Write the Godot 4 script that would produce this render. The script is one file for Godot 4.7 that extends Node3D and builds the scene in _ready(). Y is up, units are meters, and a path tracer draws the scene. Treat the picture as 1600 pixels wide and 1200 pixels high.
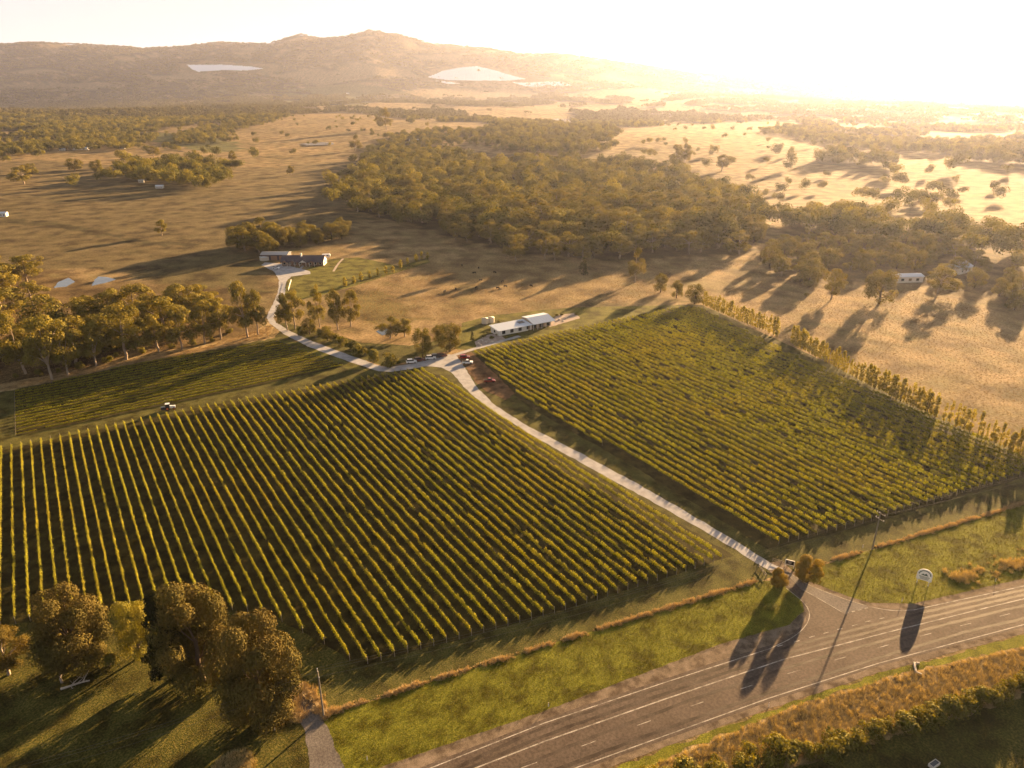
extends Node3D

const SUN_AZIMUTH := 35.0
const SUN_HEIGHT := 9.2
const CREST_LINE := 8000.0

var rng := RandomNumberGenerator.new()
var taken := {}
var M := {}
var shapes := {}
var crest_points: Array = [Vector2(-0.9668, 419.6), Vector2(-0.7640, 454.7), Vector2(-0.6426, 478.0), Vector2(-0.5940, 489.6), Vector2(-0.5224, 466.3), Vector2(-0.4588, 437.1), Vector2(-0.4101, 454.7), Vector2(-0.3693, 489.6), Vector2(-0.3052, 478.0), Vector2(-0.2638, 564.9), Vector2(-0.2404, 524.4), Vector2(-0.2162, 536.0), Vector2(-0.1796, 599.5), Vector2(-0.1440, 559.1), Vector2(-0.0964, 478.0), Vector2(-0.0322, 437.1), Vector2(0.0161, 384.4), Vector2(0.0646, 384.4), Vector2(0.1215, 325.4), Vector2(0.1705, 277.9), Vector2(0.2281, 206.3), Vector2(0.2855, 182.3), Vector2(0.3670, 188.3), Vector2(0.4162, 176.3), Vector2(0.4895, 182.3), Vector2(0.5712, 176.3), Vector2(0.6532, 164.3), Vector2(0.9789, 182.3)]
var paddock_noise := FastNoiseLite.new()
var wood_noise := FastNoiseLite.new()


# ---------------------------------------------------------------- geometry collector
class Geo:
	var v := PackedVector3Array()
	var n := PackedVector3Array()
	var c := PackedColorArray()

	func tri(a: Vector3, b: Vector3, d: Vector3, col := Color.WHITE, nn := Vector3.ZERO) -> void:
		if nn == Vector3.ZERO:
			nn = (d - a).cross(b - a).normalized()
		elif (d - a).cross(b - a).dot(nn) < 0.0:
			var swap := b
			b = d
			d = swap
		v.append(a); v.append(b); v.append(d)
		n.append(nn); n.append(nn); n.append(nn)
		c.append(col); c.append(col); c.append(col)

	func quad(a: Vector3, b: Vector3, d: Vector3, e: Vector3, col := Color.WHITE) -> void:
		tri(a, b, d, col)
		tri(a, d, e, col)

	func box(center: Vector3, size: Vector3, basis := Basis.IDENTITY, col := Color.WHITE) -> void:
		var p := []
		for i in 8:
			var s := Vector3(-1 if i & 1 else 1, -1 if i & 2 else 1, -1 if i & 4 else 1)
			p.append(center + basis * (s * size * 0.5))
		for f in [[0, 1, 3, 2], [4, 6, 7, 5], [0, 4, 5, 1], [2, 3, 7, 6], [0, 2, 6, 4], [1, 5, 7, 3]]:
			var mid: Vector3 = (p[f[0]] + p[f[1]] + p[f[2]] + p[f[3]]) / 4.0
			var out: Vector3 = (mid - center).normalized()
			var nn: Vector3 = (p[f[2]] - p[f[0]]).cross(p[f[1]] - p[f[0]])
			if nn.dot(out) > 0:
				quad(p[f[0]], p[f[1]], p[f[2]], p[f[3]], col)
			else:
				quad(p[f[3]], p[f[2]], p[f[1]], p[f[0]], col)

	func tube(a: Vector3, b: Vector3, r0: float, r1: float, seg := 6, col := Color.WHITE, caps := false) -> void:
		var ax := (b - a).normalized()
		var side := ax.cross(Vector3.UP if absf(ax.y) < 0.9 else Vector3.RIGHT).normalized()
		var up := side.cross(ax)
		var first := side * cos(TAU / seg) + up * sin(TAU / seg)
		var flip := (first * r0 - side * r0 + ax * 0.001).cross(ax).dot(side) < 0.0
		for i in seg:
			var t0 := TAU * i / seg
			var t1 := TAU * (i + 1) / seg
			var d0 := side * cos(t0) + up * sin(t0)
			var d1 := side * cos(t1) + up * sin(t1)
			v.append_array([a + d0 * r0, b + d1 * r1, b + d0 * r1, a + d0 * r0, a + d1 * r0, b + d1 * r1] if flip else [a + d0 * r0, b + d0 * r1, b + d1 * r1, a + d0 * r0, b + d1 * r1, a + d1 * r0])
			n.append_array([d0, d1, d0, d0, d1, d1] if flip else [d0, d0, d1, d0, d1, d1])
			for k in 6:
				c.append(col)
			if caps:
				tri(b, b + d1 * r1, b + d0 * r1, col, ax)
				tri(a, a + d0 * r0, a + d1 * r0, col, -ax)

	# a shape given as an outline in the x-y plane, pushed along z
	func prism(outline: Array, z0: float, z1: float, xf := Transform3D.IDENTITY, col := Color.WHITE) -> void:
		var poly := PackedVector2Array(outline)
		var mid := Vector3.ZERO
		for p in outline:
			mid += Vector3(p.x, p.y, (z0 + z1) * 0.5)
		mid /= outline.size()
		var idx := Geometry2D.triangulate_polygon(poly)
		for i in range(0, idx.size(), 3):
			for z in [z0, z1]:
				var q := []
				for k in 3:
					q.append(xf * Vector3(poly[idx[i + k]].x, poly[idx[i + k]].y, z))
				var nn: Vector3 = (xf.basis * Vector3(0, 0, 1 if z == maxf(z0, z1) else -1)).normalized()
				tri(q[0], q[1], q[2], col, nn)
		for i in poly.size():
			var a := poly[i]
			var b := poly[(i + 1) % poly.size()]
			var e := b - a
			var nn2 := Vector2(e.y, -e.x).normalized()
			if Geometry2D.is_polygon_clockwise(poly):
				nn2 = -nn2
			var wn: Vector3 = (xf.basis * Vector3(nn2.x, nn2.y, 0)).normalized()
			var p := [xf * Vector3(a.x, a.y, z0), xf * Vector3(b.x, b.y, z0), xf * Vector3(b.x, b.y, z1), xf * Vector3(a.x, a.y, z1)]
			tri(p[0], p[1], p[2], col, wn)
			tri(p[0], p[2], p[3], col, wn)

	func mesh(m: Material) -> ArrayMesh:
		var a := []
		a.resize(Mesh.ARRAY_MAX)
		a[Mesh.ARRAY_VERTEX] = v
		a[Mesh.ARRAY_NORMAL] = n
		a[Mesh.ARRAY_COLOR] = c
		var out := ArrayMesh.new()
		out.add_surface_from_arrays(Mesh.PRIMITIVE_TRIANGLES, a)
		out.surface_set_material(0, m)
		return out


# ---------------------------------------------------------------- naming helpers
func numbered(called: String) -> String:
	var k: int = taken.get(called, 0)
	taken[called] = k + 1
	return called if k == 0 else "%s_%03d" % [called, k]

func tag(o: Node, label: String, category: String, group := "", kind := "") -> void:
	o.set_meta("label", label)
	o.set_meta("category", category)
	if group: o.set_meta("group", group)
	if kind: o.set_meta("kind", kind)

func thing(called: String, where: Vector3, turn: float, label: String, category: String, group := "") -> Node3D:
	var o := Node3D.new()
	o.name = numbered(called)
	add_child(o)
	o.position = where
	o.rotation.y = turn
	tag(o, label, category, group)
	return o

func part(called: String, mesh: Mesh, parent: Node) -> MeshInstance3D:
	var o := MeshInstance3D.new()
	o.name = called
	o.mesh = mesh
	parent.add_child(o, true)
	return o

func top(called: String, mesh: Mesh) -> MeshInstance3D:
	var o := MeshInstance3D.new()
	o.name = numbered(called)
	o.mesh = mesh
	add_child(o)
	return o

func structure(called: String, mesh: Mesh, label: String, category: String) -> MeshInstance3D:
	var o := top(called, mesh)
	tag(o, label, category, "", "structure")
	return o

func copy_of(o: Node3D, where: Vector3, turn: float, label: String) -> Node3D:
	var r: Node3D = o.duplicate()
	r.name = numbered(str(o.name).rstrip("0123456789").trim_suffix("_"))
	add_child(r)
	r.position = where
	r.rotation.y = turn
	r.set_meta("label", label)
	return r

func nth(i: int) -> String:
	if i % 100 in [11, 12, 13]:
		return "%dth" % i
	return "%d%s" % [i, ["th", "st", "nd", "rd", "th", "th", "th", "th", "th", "th"][i % 10]]


# ---------------------------------------------------------------- land
func sm(a: float, b: float, x: float) -> float:
	return smoothstep(a, b, x)

func crest(t: float) -> float:
	if t <= crest_points[0].x:
		return crest_points[0].y
	for i in crest_points.size() - 1:
		var a: Vector2 = crest_points[i]
		var b: Vector2 = crest_points[i + 1]
		if t <= b.x:
			return lerpf(a.y, b.y, (t - a.x) / (b.x - a.x))
	return crest_points[-1].y

func land(x: float, z: float) -> float:
	var d := -z
	if d < 540.0:
		return 0.0
	var a := sm(540, 1000, d) * (5.0 * sin(x / 210.0 + 0.8) * cos(d / 260.0) + 5.0 * sin((x * 0.6 + d) / 330.0 + 2.1) + 2.0 * sin((x - d * 0.7) / 150.0))
	var b := sm(1800, 4500, d) * (1.0 - sm(5500, 7500, d)) * (26.0 * sin(x / 900.0 + 1.0) * cos(d / 800.0 + 0.5) + 16.0 * sin((x + d * 0.5) / 480.0))
	var u := sm(3600, CREST_LINE, d)
	var m := 0.0
	if u > 0.0:
		var g := sin(x / 260.0 + 2.0 * sin(d / 500.0)) * 0.6 + sin(x / 110.0 + 1.5 * sin(d / 210.0)) * 0.4
		g *= (1.0 - exp(-pow((x + 333.0) / 900.0, 2.0) - pow((d - 6438.0) / 700.0, 2.0))) * (1.0 - exp(-pow((x + 2335.0) / 900.0, 2.0) - pow((d - 6498.0) / 700.0, 2.0)))
		m = crest(x / d) * pow(u, 2.6) * (1.0 + 0.3 * g * 4.0 * u * (1.0 - u)) * (1.0 - 0.8 * sm(CREST_LINE, 11500, d))
	return a * (1.0 - sm(4000, 7000, d)) + b + m

func on(p: Vector2, lift := 0.0) -> Vector3:
	return Vector3(p.x, land(p.x, p.y) + lift, p.y)

func inside(p: Vector2, poly: PackedVector2Array) -> bool:
	return Geometry2D.is_point_in_polygon(p, poly)


# ---------------------------------------------------------------- materials
func noise_picture(freq: float, octaves: int, seed_: int, lo: Color, mid: Color, hi: Color, size := 512, kind := FastNoiseLite.TYPE_SIMPLEX_SMOOTH) -> NoiseTexture2D:
	var f := FastNoiseLite.new()
	f.seed = seed_
	f.noise_type = kind
	f.frequency = freq
	f.fractal_octaves = octaves
	f.fractal_gain = 0.6
	var g := Gradient.new()
	g.offsets = PackedFloat32Array([0.12, 0.5, 0.88])
	g.colors = PackedColorArray([lo, mid, hi])
	var t := NoiseTexture2D.new()
	t.width = size
	t.height = size
	t.seamless = true
	t.noise = f
	t.color_ramp = g
	return t

func bumps(freq: float, octaves: int, seed_: int, strength: float, size := 512) -> NoiseTexture2D:
	var f := FastNoiseLite.new()
	f.seed = seed_
	f.frequency = freq
	f.fractal_octaves = octaves
	f.fractal_gain = 0.65
	var t := NoiseTexture2D.new()
	t.width = size
	t.height = size
	t.seamless = true
	t.as_normal_map = true
	t.bump_strength = strength
	t.noise = f
	return t

func plain(called: String, linear: Color, rough := 0.9, metal := 0.0) -> StandardMaterial3D:
	var m := StandardMaterial3D.new()
	m.resource_name = called
	m.albedo_color = linear.linear_to_srgb()
	m.roughness = rough
	m.metallic = metal
	m.metallic_specular = 0.3
	M[called] = m
	return m

# ground cover: colour from a noise picture laid in world metres, a coarser one over it, and fine relief
func cover(called: String, lo: Color, mid: Color, hi: Color, metres: float, relief: float, seed_: int, tinted := false, rough := 1.0) -> StandardMaterial3D:
	var m := StandardMaterial3D.new()
	m.resource_name = called
	m.albedo_texture = noise_picture(0.02, 6, seed_, lo.linear_to_srgb(), mid.linear_to_srgb(), hi.linear_to_srgb(), 1024)
	m.uv1_triplanar = true
	m.uv1_world_triplanar = true
	m.uv1_scale = Vector3.ONE / metres
	m.normal_enabled = true
	m.normal_texture = relief_a
	m.normal_scale = relief
	m.detail_enabled = true
	m.detail_blend_mode = BaseMaterial3D.BLEND_MODE_MUL
	m.detail_uv_layer = BaseMaterial3D.DETAIL_UV_2
	m.detail_albedo = mottle
	m.uv2_triplanar = true
	m.uv2_world_triplanar = true
	m.uv2_scale = Vector3.ONE / (metres * 4.3)
	m.vertex_color_use_as_albedo = tinted
	m.roughness = rough
	m.metallic_specular = 0.15
	M[called] = m
	return m

func leafy(called: String, tint: Color, through: Color, rough := 0.6) -> StandardMaterial3D:
	var m := StandardMaterial3D.new()
	m.resource_name = called
	m.albedo_color = tint.linear_to_srgb()
	m.vertex_color_use_as_albedo = true
	m.roughness = rough
	m.metallic_specular = 0.12
	m.backlight_enabled = true
	m.backlight = through
	m.cull_mode = BaseMaterial3D.CULL_DISABLED
	M[called] = m
	return m

var relief_a: NoiseTexture2D
var mottle: NoiseTexture2D
var mottle_soft: NoiseTexture2D

func make_materials() -> void:
	relief_a = bumps(0.03, 5, 7, 9.0, 1024)
	mottle = noise_picture(0.011, 5, 31, Color(0.62, 0.6, 0.58), Color(0.86, 0.86, 0.84), Color(1, 1, 1), 512)
	mottle_soft = noise_picture(0.013, 4, 33, Color(0.86, 0.85, 0.84), Color(0.94, 0.94, 0.93), Color(1, 1, 1), 512)
	cover("paddock", Color(0.5, 0.48, 0.44), Color(0.85, 0.83, 0.78), Color(1.15, 1.12, 1.05), 34.0, 0.55, 3, true)
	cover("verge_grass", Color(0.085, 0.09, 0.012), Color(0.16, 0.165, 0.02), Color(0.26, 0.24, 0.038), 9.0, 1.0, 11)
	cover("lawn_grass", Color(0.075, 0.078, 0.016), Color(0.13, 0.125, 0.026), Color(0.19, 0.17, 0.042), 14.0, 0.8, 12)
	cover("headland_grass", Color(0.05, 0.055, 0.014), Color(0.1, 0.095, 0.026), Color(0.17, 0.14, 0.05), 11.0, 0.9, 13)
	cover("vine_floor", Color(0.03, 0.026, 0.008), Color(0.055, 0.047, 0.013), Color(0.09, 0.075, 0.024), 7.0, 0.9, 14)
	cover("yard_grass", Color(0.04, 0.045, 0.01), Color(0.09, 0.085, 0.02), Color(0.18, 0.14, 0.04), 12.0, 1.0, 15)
	cover("straw", Color(0.22, 0.16, 0.075), Color(0.37, 0.275, 0.14), Color(0.5, 0.39, 0.21), 6.0, 1.0, 16)
	cover("bare_earth", Color(0.1, 0.06, 0.035), Color(0.17, 0.1, 0.055), Color(0.24, 0.155, 0.085), 8.0, 0.6, 17)
	cover("asphalt", Color(0.07, 0.054, 0.044), Color(0.105, 0.082, 0.067), Color(0.14, 0.11, 0.09), 16.0, 0.15, 18, false, 0.8)
	cover("old_asphalt", Color(0.1, 0.09, 0.085), Color(0.15, 0.135, 0.125), Color(0.2, 0.18, 0.165), 12.0, 0.2, 19, false, 0.85)
	cover("shoulder_gravel", Color(0.13, 0.1, 0.075), Color(0.21, 0.165, 0.125), Color(0.3, 0.245, 0.19), 5.0, 0.6, 20)
	cover("white_gravel", Color(0.29, 0.29, 0.31), Color(0.36, 0.36, 0.38), Color(0.43, 0.43, 0.45), 6.0, 0.25, 21)
	cover("terrace_gravel", Color(0.26, 0.21, 0.18), Color(0.38, 0.32, 0.28), Color(0.5, 0.43, 0.38), 5.0, 0.4, 22)
	for k in ["asphalt", "old_asphalt", "white_gravel", "terrace_gravel"]:
		M[k].detail_albedo = mottle_soft
	cover("road_paint", Color(0.16, 0.14, 0.12), Color(0.48, 0.45, 0.42), Color(0.6, 0.57, 0.53), 4.0, 0.1, 23, false, 0.8)
	cover("worn_asphalt", Color(0.06, 0.047, 0.039), Color(0.085, 0.067, 0.056), Color(0.11, 0.087, 0.072), 9.0, 0.12, 24, false, 0.65)
	plain("white_metal", Color(0.52, 0.57, 0.64), 0.35, 0.0)
	plain("steel_roof", Color(0.3, 0.31, 0.33), 0.4, 0.5)
	plain("dark_roof", Color(0.07, 0.058, 0.07), 0.7)
	plain("white_wall", Color(0.62, 0.6, 0.56), 0.9)
	plain("brick_wall", Color(0.22, 0.14, 0.1), 0.95)
	plain("stone_wall", Color(0.34, 0.27, 0.2), 0.95)
	plain("timber", Color(0.16, 0.11, 0.07), 0.9)
	plain("grey_timber", Color(0.17, 0.15, 0.12), 0.95)
	plain("vine_wood", Color(0.05, 0.035, 0.022), 1.0)
	plain("glass", Color(0.02, 0.025, 0.03), 0.08)
	plain("solar", Color(0.012, 0.014, 0.03), 0.15)
	plain("tank", Color(0.5, 0.46, 0.4), 0.6)
	plain("rubber", Color(0.015, 0.015, 0.015), 0.9)
	plain("chrome", Color(0.6, 0.6, 0.62), 0.25, 1.0)
	plain("lens_red", Color(0.4, 0.02, 0.02), 0.3)
	plain("sign_black", Color(0.012, 0.012, 0.014), 0.5)
	plain("sign_white", Color(0.75, 0.74, 0.71), 0.6)
	plain("sign_green", Color(0.06, 0.1, 0.08), 0.6)
	plain("wire", Color(0.1, 0.095, 0.09), 0.6, 0.2)
	plain("porcelain", Color(0.7, 0.68, 0.66), 0.3)
	plain("cow_hide", Color(0.018, 0.014, 0.012), 0.8)
	plain("net", Color(0.82, 0.84, 0.88), 0.7)
	plain("water", Color(0.03, 0.04, 0.045), 0.03)
	M.water.metallic_specular = 0.6
	plain("stone", Color(0.42, 0.38, 0.33), 0.95)
	for k in [["paint_white", Color(0.7, 0.7, 0.7)], ["paint_red", Color(0.2, 0.012, 0.012)], ["paint_dark", Color(0.02, 0.022, 0.03)], ["paint_silver", Color(0.4, 0.4, 0.42)], ["paint_maroon", Color(0.09, 0.015, 0.015)], ["paint_orange", Color(0.5, 0.1, 0.02)]]:
		var m := plain(k[0], k[1], 0.3)
		m.clearcoat_enabled = true
		m.clearcoat = 0.8
		m.clearcoat_roughness = 0.08
	leafy("gum_leaves", Color(1, 1, 1), Color(0.74, 0.7, 0.2), 0.8)
	leafy("vine_leaves", Color(1, 1, 1), Color(0.82, 0.84, 0.15))
	leafy("poplar_leaves", Color(1, 1, 1), Color(0.9, 0.9, 0.2))
	leafy("near_leaves", Color(1.0, 0.96, 0.94), Color(0.42, 0.36, 0.11), 0.9)
	leafy("grass_blades", Color(1, 1, 1), Color(0.6, 0.54, 0.3), 0.8)
	for k in [["gum_bark", Color(0.3, 0.24, 0.18)], ["dark_bark", Color(0.09, 0.065, 0.045)], ["dead_wood", Color(0.42, 0.36, 0.3)]]:
		var m := plain(k[0], k[1], 0.95)
		m.vertex_color_use_as_albedo = true


# ---------------------------------------------------------------- sheets on the flat ground
func up_sheet(g: Geo, poly: PackedVector2Array, lift: float) -> void:
	var idx := Geometry2D.triangulate_polygon(poly)
	if idx.is_empty():
		print("NOT TRIANGULATED ", poly.size(), " ", poly[0])
	for i in range(0, idx.size(), 3):
		var p := []
		for k in 3:
			p.append(Vector3(poly[idx[i + k]].x, lift, poly[idx[i + k]].y))
		g.tri(p[0], p[1], p[2], Color.WHITE, Vector3.UP)

func rough_edge(poly: Array, step: float, amount: float) -> PackedVector2Array:
	var out := PackedVector2Array()
	for i in poly.size():
		var a: Vector2 = poly[i]
		var b: Vector2 = poly[(i + 1) % poly.size()]
		var k := maxi(1, int(a.distance_to(b) / step))
		var side := (b - a).normalized().orthogonal()
		for j in k:
			out.append(a.lerp(b, float(j) / k) + side * rng.randf_range(-amount, amount))
	return out

func sheet(called: String, poly: Array, lift: float, m: Material, label: String, category: String, step := 2.0, amount := 0.3) -> MeshInstance3D:
	var g := Geo.new()
	var outline := PackedVector2Array(poly)
	for tries in 12:      # an edge that crosses itself cannot be filled: draw it again, a little calmer
		outline = rough_edge(poly, step, amount)
		if not Geometry2D.triangulate_polygon(outline).is_empty():
			break
		amount *= 0.75
	up_sheet(g, outline, lift)
	return structure(called, g.mesh(m), label, category)

func smooth_line(pts: Array, step: float) -> PackedVector2Array:
	var c := Curve2D.new()
	for i in pts.size():
		var a: Vector2 = pts[maxi(i - 1, 0)]
		var b: Vector2 = pts[mini(i + 1, pts.size() - 1)]
		var p: Vector2 = pts[i]
		var t := (b - a).normalized()
		var l0 := p.distance_to(a) / 3.0
		var l1 := p.distance_to(b) / 3.0
		c.add_point(p, -t * l0, t * l1)
	c.bake_interval = step
	return c.get_baked_points()

func ribbon(g: Geo, line: PackedVector2Array, wide: float, lift: float, wobble := 0.0) -> void:
	var last := []
	for i in line.size():
		var t := (line[mini(i + 1, line.size() - 1)] - line[maxi(i - 1, 0)]).normalized().orthogonal()
		var w0 := wide * 0.5 + rng.randf_range(-wobble, wobble)
		var w1 := wide * 0.5 + rng.randf_range(-wobble, wobble)
		var l := Vector3(line[i].x + t.x * w0, lift, line[i].y + t.y * w0)
		var r := Vector3(line[i].x - t.x * w1, lift, line[i].y - t.y * w1)
		if last:
			g.tri(last[0], last[1], r, Color.WHITE, Vector3.UP)
			g.tri(last[0], r, l, Color.WHITE, Vector3.UP)
		last = [l, r]

func mark(called: String, pts: Array, wide: float, label: String, curved := false) -> void:
	var g := Geo.new()
	ribbon(g, smooth_line(pts, 2.0) if curved else PackedVector2Array(pts), wide, 0.03)
	structure(called, g.mesh(M.road_paint), label, "road marking")


# ---------------------------------------------------------------- plants
func leaf(g: Geo, at: Vector3, out: Vector3, s: float, col: Color, slim := 0.55, wild := 0.95) -> void:
	var nn := (out + Vector3(rng.randf_range(-1, 1), rng.randf_range(-1, 1), rng.randf_range(-1, 1)) * wild).normalized()
	var a := nn.cross(Vector3(rng.randf_range(-1, 1), rng.randf_range(-1, 1), rng.randf_range(-1, 1))).normalized() * s * 0.5
	var b := nn.cross(a.normalized()) * s * 0.5 * slim
	g.tri(at - a, at + b, at + a, col)
	g.tri(at - a, at + a, at - b, col)

# foliage spread over the shells of many clumps
func crown(clumps: Array, count: int, s: float, base: Color, warm: Color, vary: float, m: Material) -> ArrayMesh:
	var g := Geo.new()
	var total := 0.0
	for c in clumps:
		total += c[1] * c[1]
	for c in clumps:
		var r: float = c[1]
		var tone := base.lerp(warm, rng.randf() * 0.7)
		tone = tone * rng.randf_range(1.0 - vary, 1.0 + vary)
		var k := int(count * r * r / total)
		for i in k:
			var o := Vector3(rng.randfn(), rng.randfn() * 0.9 + 0.25, rng.randfn()).normalized()
			var depth := 1.0 - pow(rng.randf(), 3.0) * 0.5
			var at: Vector3 = c[0] + Vector3(o.x, o.y * c[2], o.z) * r * depth * rng.randf_range(0.92, 1.1)
			var col := tone * rng.randf_range(0.82, 1.18)
			col = col.lerp(warm, rng.randf() * 0.35)
			leaf(g, at, o, s * rng.randf_range(0.65, 1.35), col, 0.6, 0.5)
	return g.mesh(m)

func limb(g: Geo, a: Vector3, b: Vector3, r0: float, r1: float, seg := 6) -> void:
	var last := a
	var k := 4
	for i in range(1, k + 1):
		var t := float(i) / k
		var p := a.lerp(b, t)
		if i < k:
			p += Vector3(rng.randf_range(-1, 1), 0, rng.randf_range(-1, 1)) * a.distance_to(b) * 0.04
		g.tube(last, p, lerpf(r0, r1, float(i - 1) / k), lerpf(r0, r1, t), seg, Color.WHITE * rng.randf_range(0.75, 1.15))
		last = p

# a gum of 16 m by 13 m: pale trunk, forked limbs, billowing clumps at their ends
func gum(seed_: int, leaves: int, s: float, low: float, base: Color, warm: Color, bark: Material) -> Array:
	rng.seed = seed_
	var wood := Geo.new()
	var clumps := []
	var lean := Vector3(rng.randf_range(-0.8, 0.8), 0, rng.randf_range(-0.8, 0.8))
	var fork := Vector3(0, 3.5 + low * 2.0, 0) + lean * 0.5
	limb(wood, Vector3(0, -0.3, 0), fork, 0.42, 0.3, 7)
	var limbs := rng.randi_range(5, 7)
	for i in limbs:
		var ang := TAU * (i + rng.randf_range(-0.3, 0.3)) / limbs
		var reach := rng.randf_range(2.4, 4.6)
		var tip := Vector3(cos(ang) * reach, rng.randf_range(7.5, 12.5) - reach * 0.35, sin(ang) * reach) + lean
		limb(wood, fork + Vector3(0, rng.randf_range(-0.6, 1.2), 0), tip, 0.2, 0.07, 5)
		var n_ := rng.randi_range(3, 4)
		for j in n_:
			var p := tip + Vector3(rng.randf_range(-1.6, 1.6), rng.randf_range(-1.8, 1.9), rng.randf_range(-1.6, 1.6))
			limb(wood, tip, p, 0.06, 0.02, 4)
			clumps.append([p, rng.randf_range(1.3, 2.1), rng.randf_range(0.65, 0.85)])
		var down := fork.lerp(tip, 0.55) + Vector3(cos(ang) * 2.0, rng.randf_range(-1.5, 1.0) - low, sin(ang) * 2.0)
		clumps.append([down, rng.randf_range(1.2, 1.8), 0.75])
	for j in 4:
		clumps.append([lean + Vector3(rng.randf_range(-2.2, 2.2), rng.randf_range(12.0, 14.4), rng.randf_range(-2.2, 2.2)), rng.randf_range(1.5, 2.2), 0.8])
	for j in 4:
		var a4 := rng.randf() * TAU
		clumps.append([Vector3(cos(a4) * 2.6, rng.randf_range(3.4, 5.6), sin(a4) * 2.6) + lean * 0.4, rng.randf_range(1.2, 1.8), 0.8])
	limb(wood, fork, lean + Vector3(0, 12.5, 0), 0.26, 0.06, 5)
	return [wood.mesh(bark), crown(clumps, leaves, s, base, warm, 0.22, M.gum_leaves)]

# a dense rounded tree that is leafy almost to the ground, 12 m by 11 m
func round_tree(seed_: int, leaves: int, s: float, base: Color, warm: Color, m: Material = null) -> Array:
	rng.seed = seed_
	var wood := Geo.new()
	limb(wood, Vector3(0, -0.3, 0), Vector3(0, 5, 0), 0.4, 0.22, 7)
	var clumps := []
	for i in 34:
		var y := rng.randf_range(1.3, 10.6)
		var w := sqrt(maxf(0.05, 1.0 - pow((y - 5.6) / 6.2, 2))) * 4.3
		var ang := rng.randf() * TAU
		var rr := w * sqrt(rng.randf_range(0.3, 1.0)) * 0.92
		var p := Vector3(cos(ang) * rr, y, sin(ang) * rr)
		clumps.append([p, rng.randf_range(1.2, 2.1), 0.85])
		if i % 3 == 0:
			limb(wood, Vector3(0, y * 0.5, 0), p, 0.1, 0.03, 4)
	return [wood.mesh(M.dark_bark), crown(clumps, leaves, s, base, warm, 0.18, m if m else M.gum_leaves)]

# a narrow upright tree, 9 m by 2 m
func poplar(seed_: int, leaves: int, s: float) -> Array:
	rng.seed = seed_
	var wood := Geo.new()
	limb(wood, Vector3(0, -0.2, 0), Vector3(0, 8.2, 0), 0.11, 0.03, 5)
	var clumps := []
	for i in 26:
		var y := rng.randf_range(0.6, 8.7)
		var w := 0.85 * sin(clampf((y + 0.6) / 9.4, 0, 1) * PI) * rng.randf_range(0.3, 1.0)
		var ang := rng.randf() * TAU
		var p := Vector3(cos(ang) * w, y, sin(ang) * w)
		clumps.append([p, rng.randf_range(0.3, 0.55), 1.5])
		limb(wood, Vector3(0, y - 0.6, 0), p, 0.03, 0.01, 3)
	return [wood.mesh(M.dark_bark), crown(clumps, leaves, s, Color(0.26, 0.23, 0.03), Color(0.38, 0.28, 0.04), 0.2, M.poplar_leaves)]

# a dark conical conifer, 11 m by 6 m
func conifer(seed_: int, leaves: int, s: float, base: Color) -> Array:
	rng.seed = seed_
	var wood := Geo.new()
	limb(wood, Vector3(0, -0.2, 0), Vector3(0, 10.4, 0), 0.3, 0.04, 6)
	var clumps := []
	for i in 60:
		var y := rng.randf_range(0.8, 10.6)
		var w := 3.0 * pow(1.0 - y / 11.0, 0.75) * rng.randf_range(0.45, 1.0)
		var ang := rng.randf() * TAU
		clumps.append([Vector3(cos(ang) * w, y, sin(ang) * w), rng.randf_range(0.55, 0.95), 0.8])
	return [wood.mesh(M.dark_bark), crown(clumps, leaves, s, base, base * 1.4, 0.15, M.gum_leaves)]

# a low bush, 3 m by 3 m
func bush(seed_: int, leaves: int, s: float, base: Color, warm: Color) -> Array:
	rng.seed = seed_
	var wood := Geo.new()
	var clumps := []
	for i in 12:
		var ang := rng.randf() * TAU
		var rr := sqrt(rng.randf()) * 1.05
		var p := Vector3(cos(ang) * rr, rng.randf_range(0.5, 2.3) * (1.0 - rr * 0.25), sin(ang) * rr)
		clumps.append([p, rng.randf_range(0.5, 0.8), 0.85])
		wood.tube(Vector3(0, -0.1, 0), p, 0.05, 0.015, 4)
	return [wood.mesh(M.dark_bark), crown(clumps, leaves, s, base, warm, 0.18, M.gum_leaves)]

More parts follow.
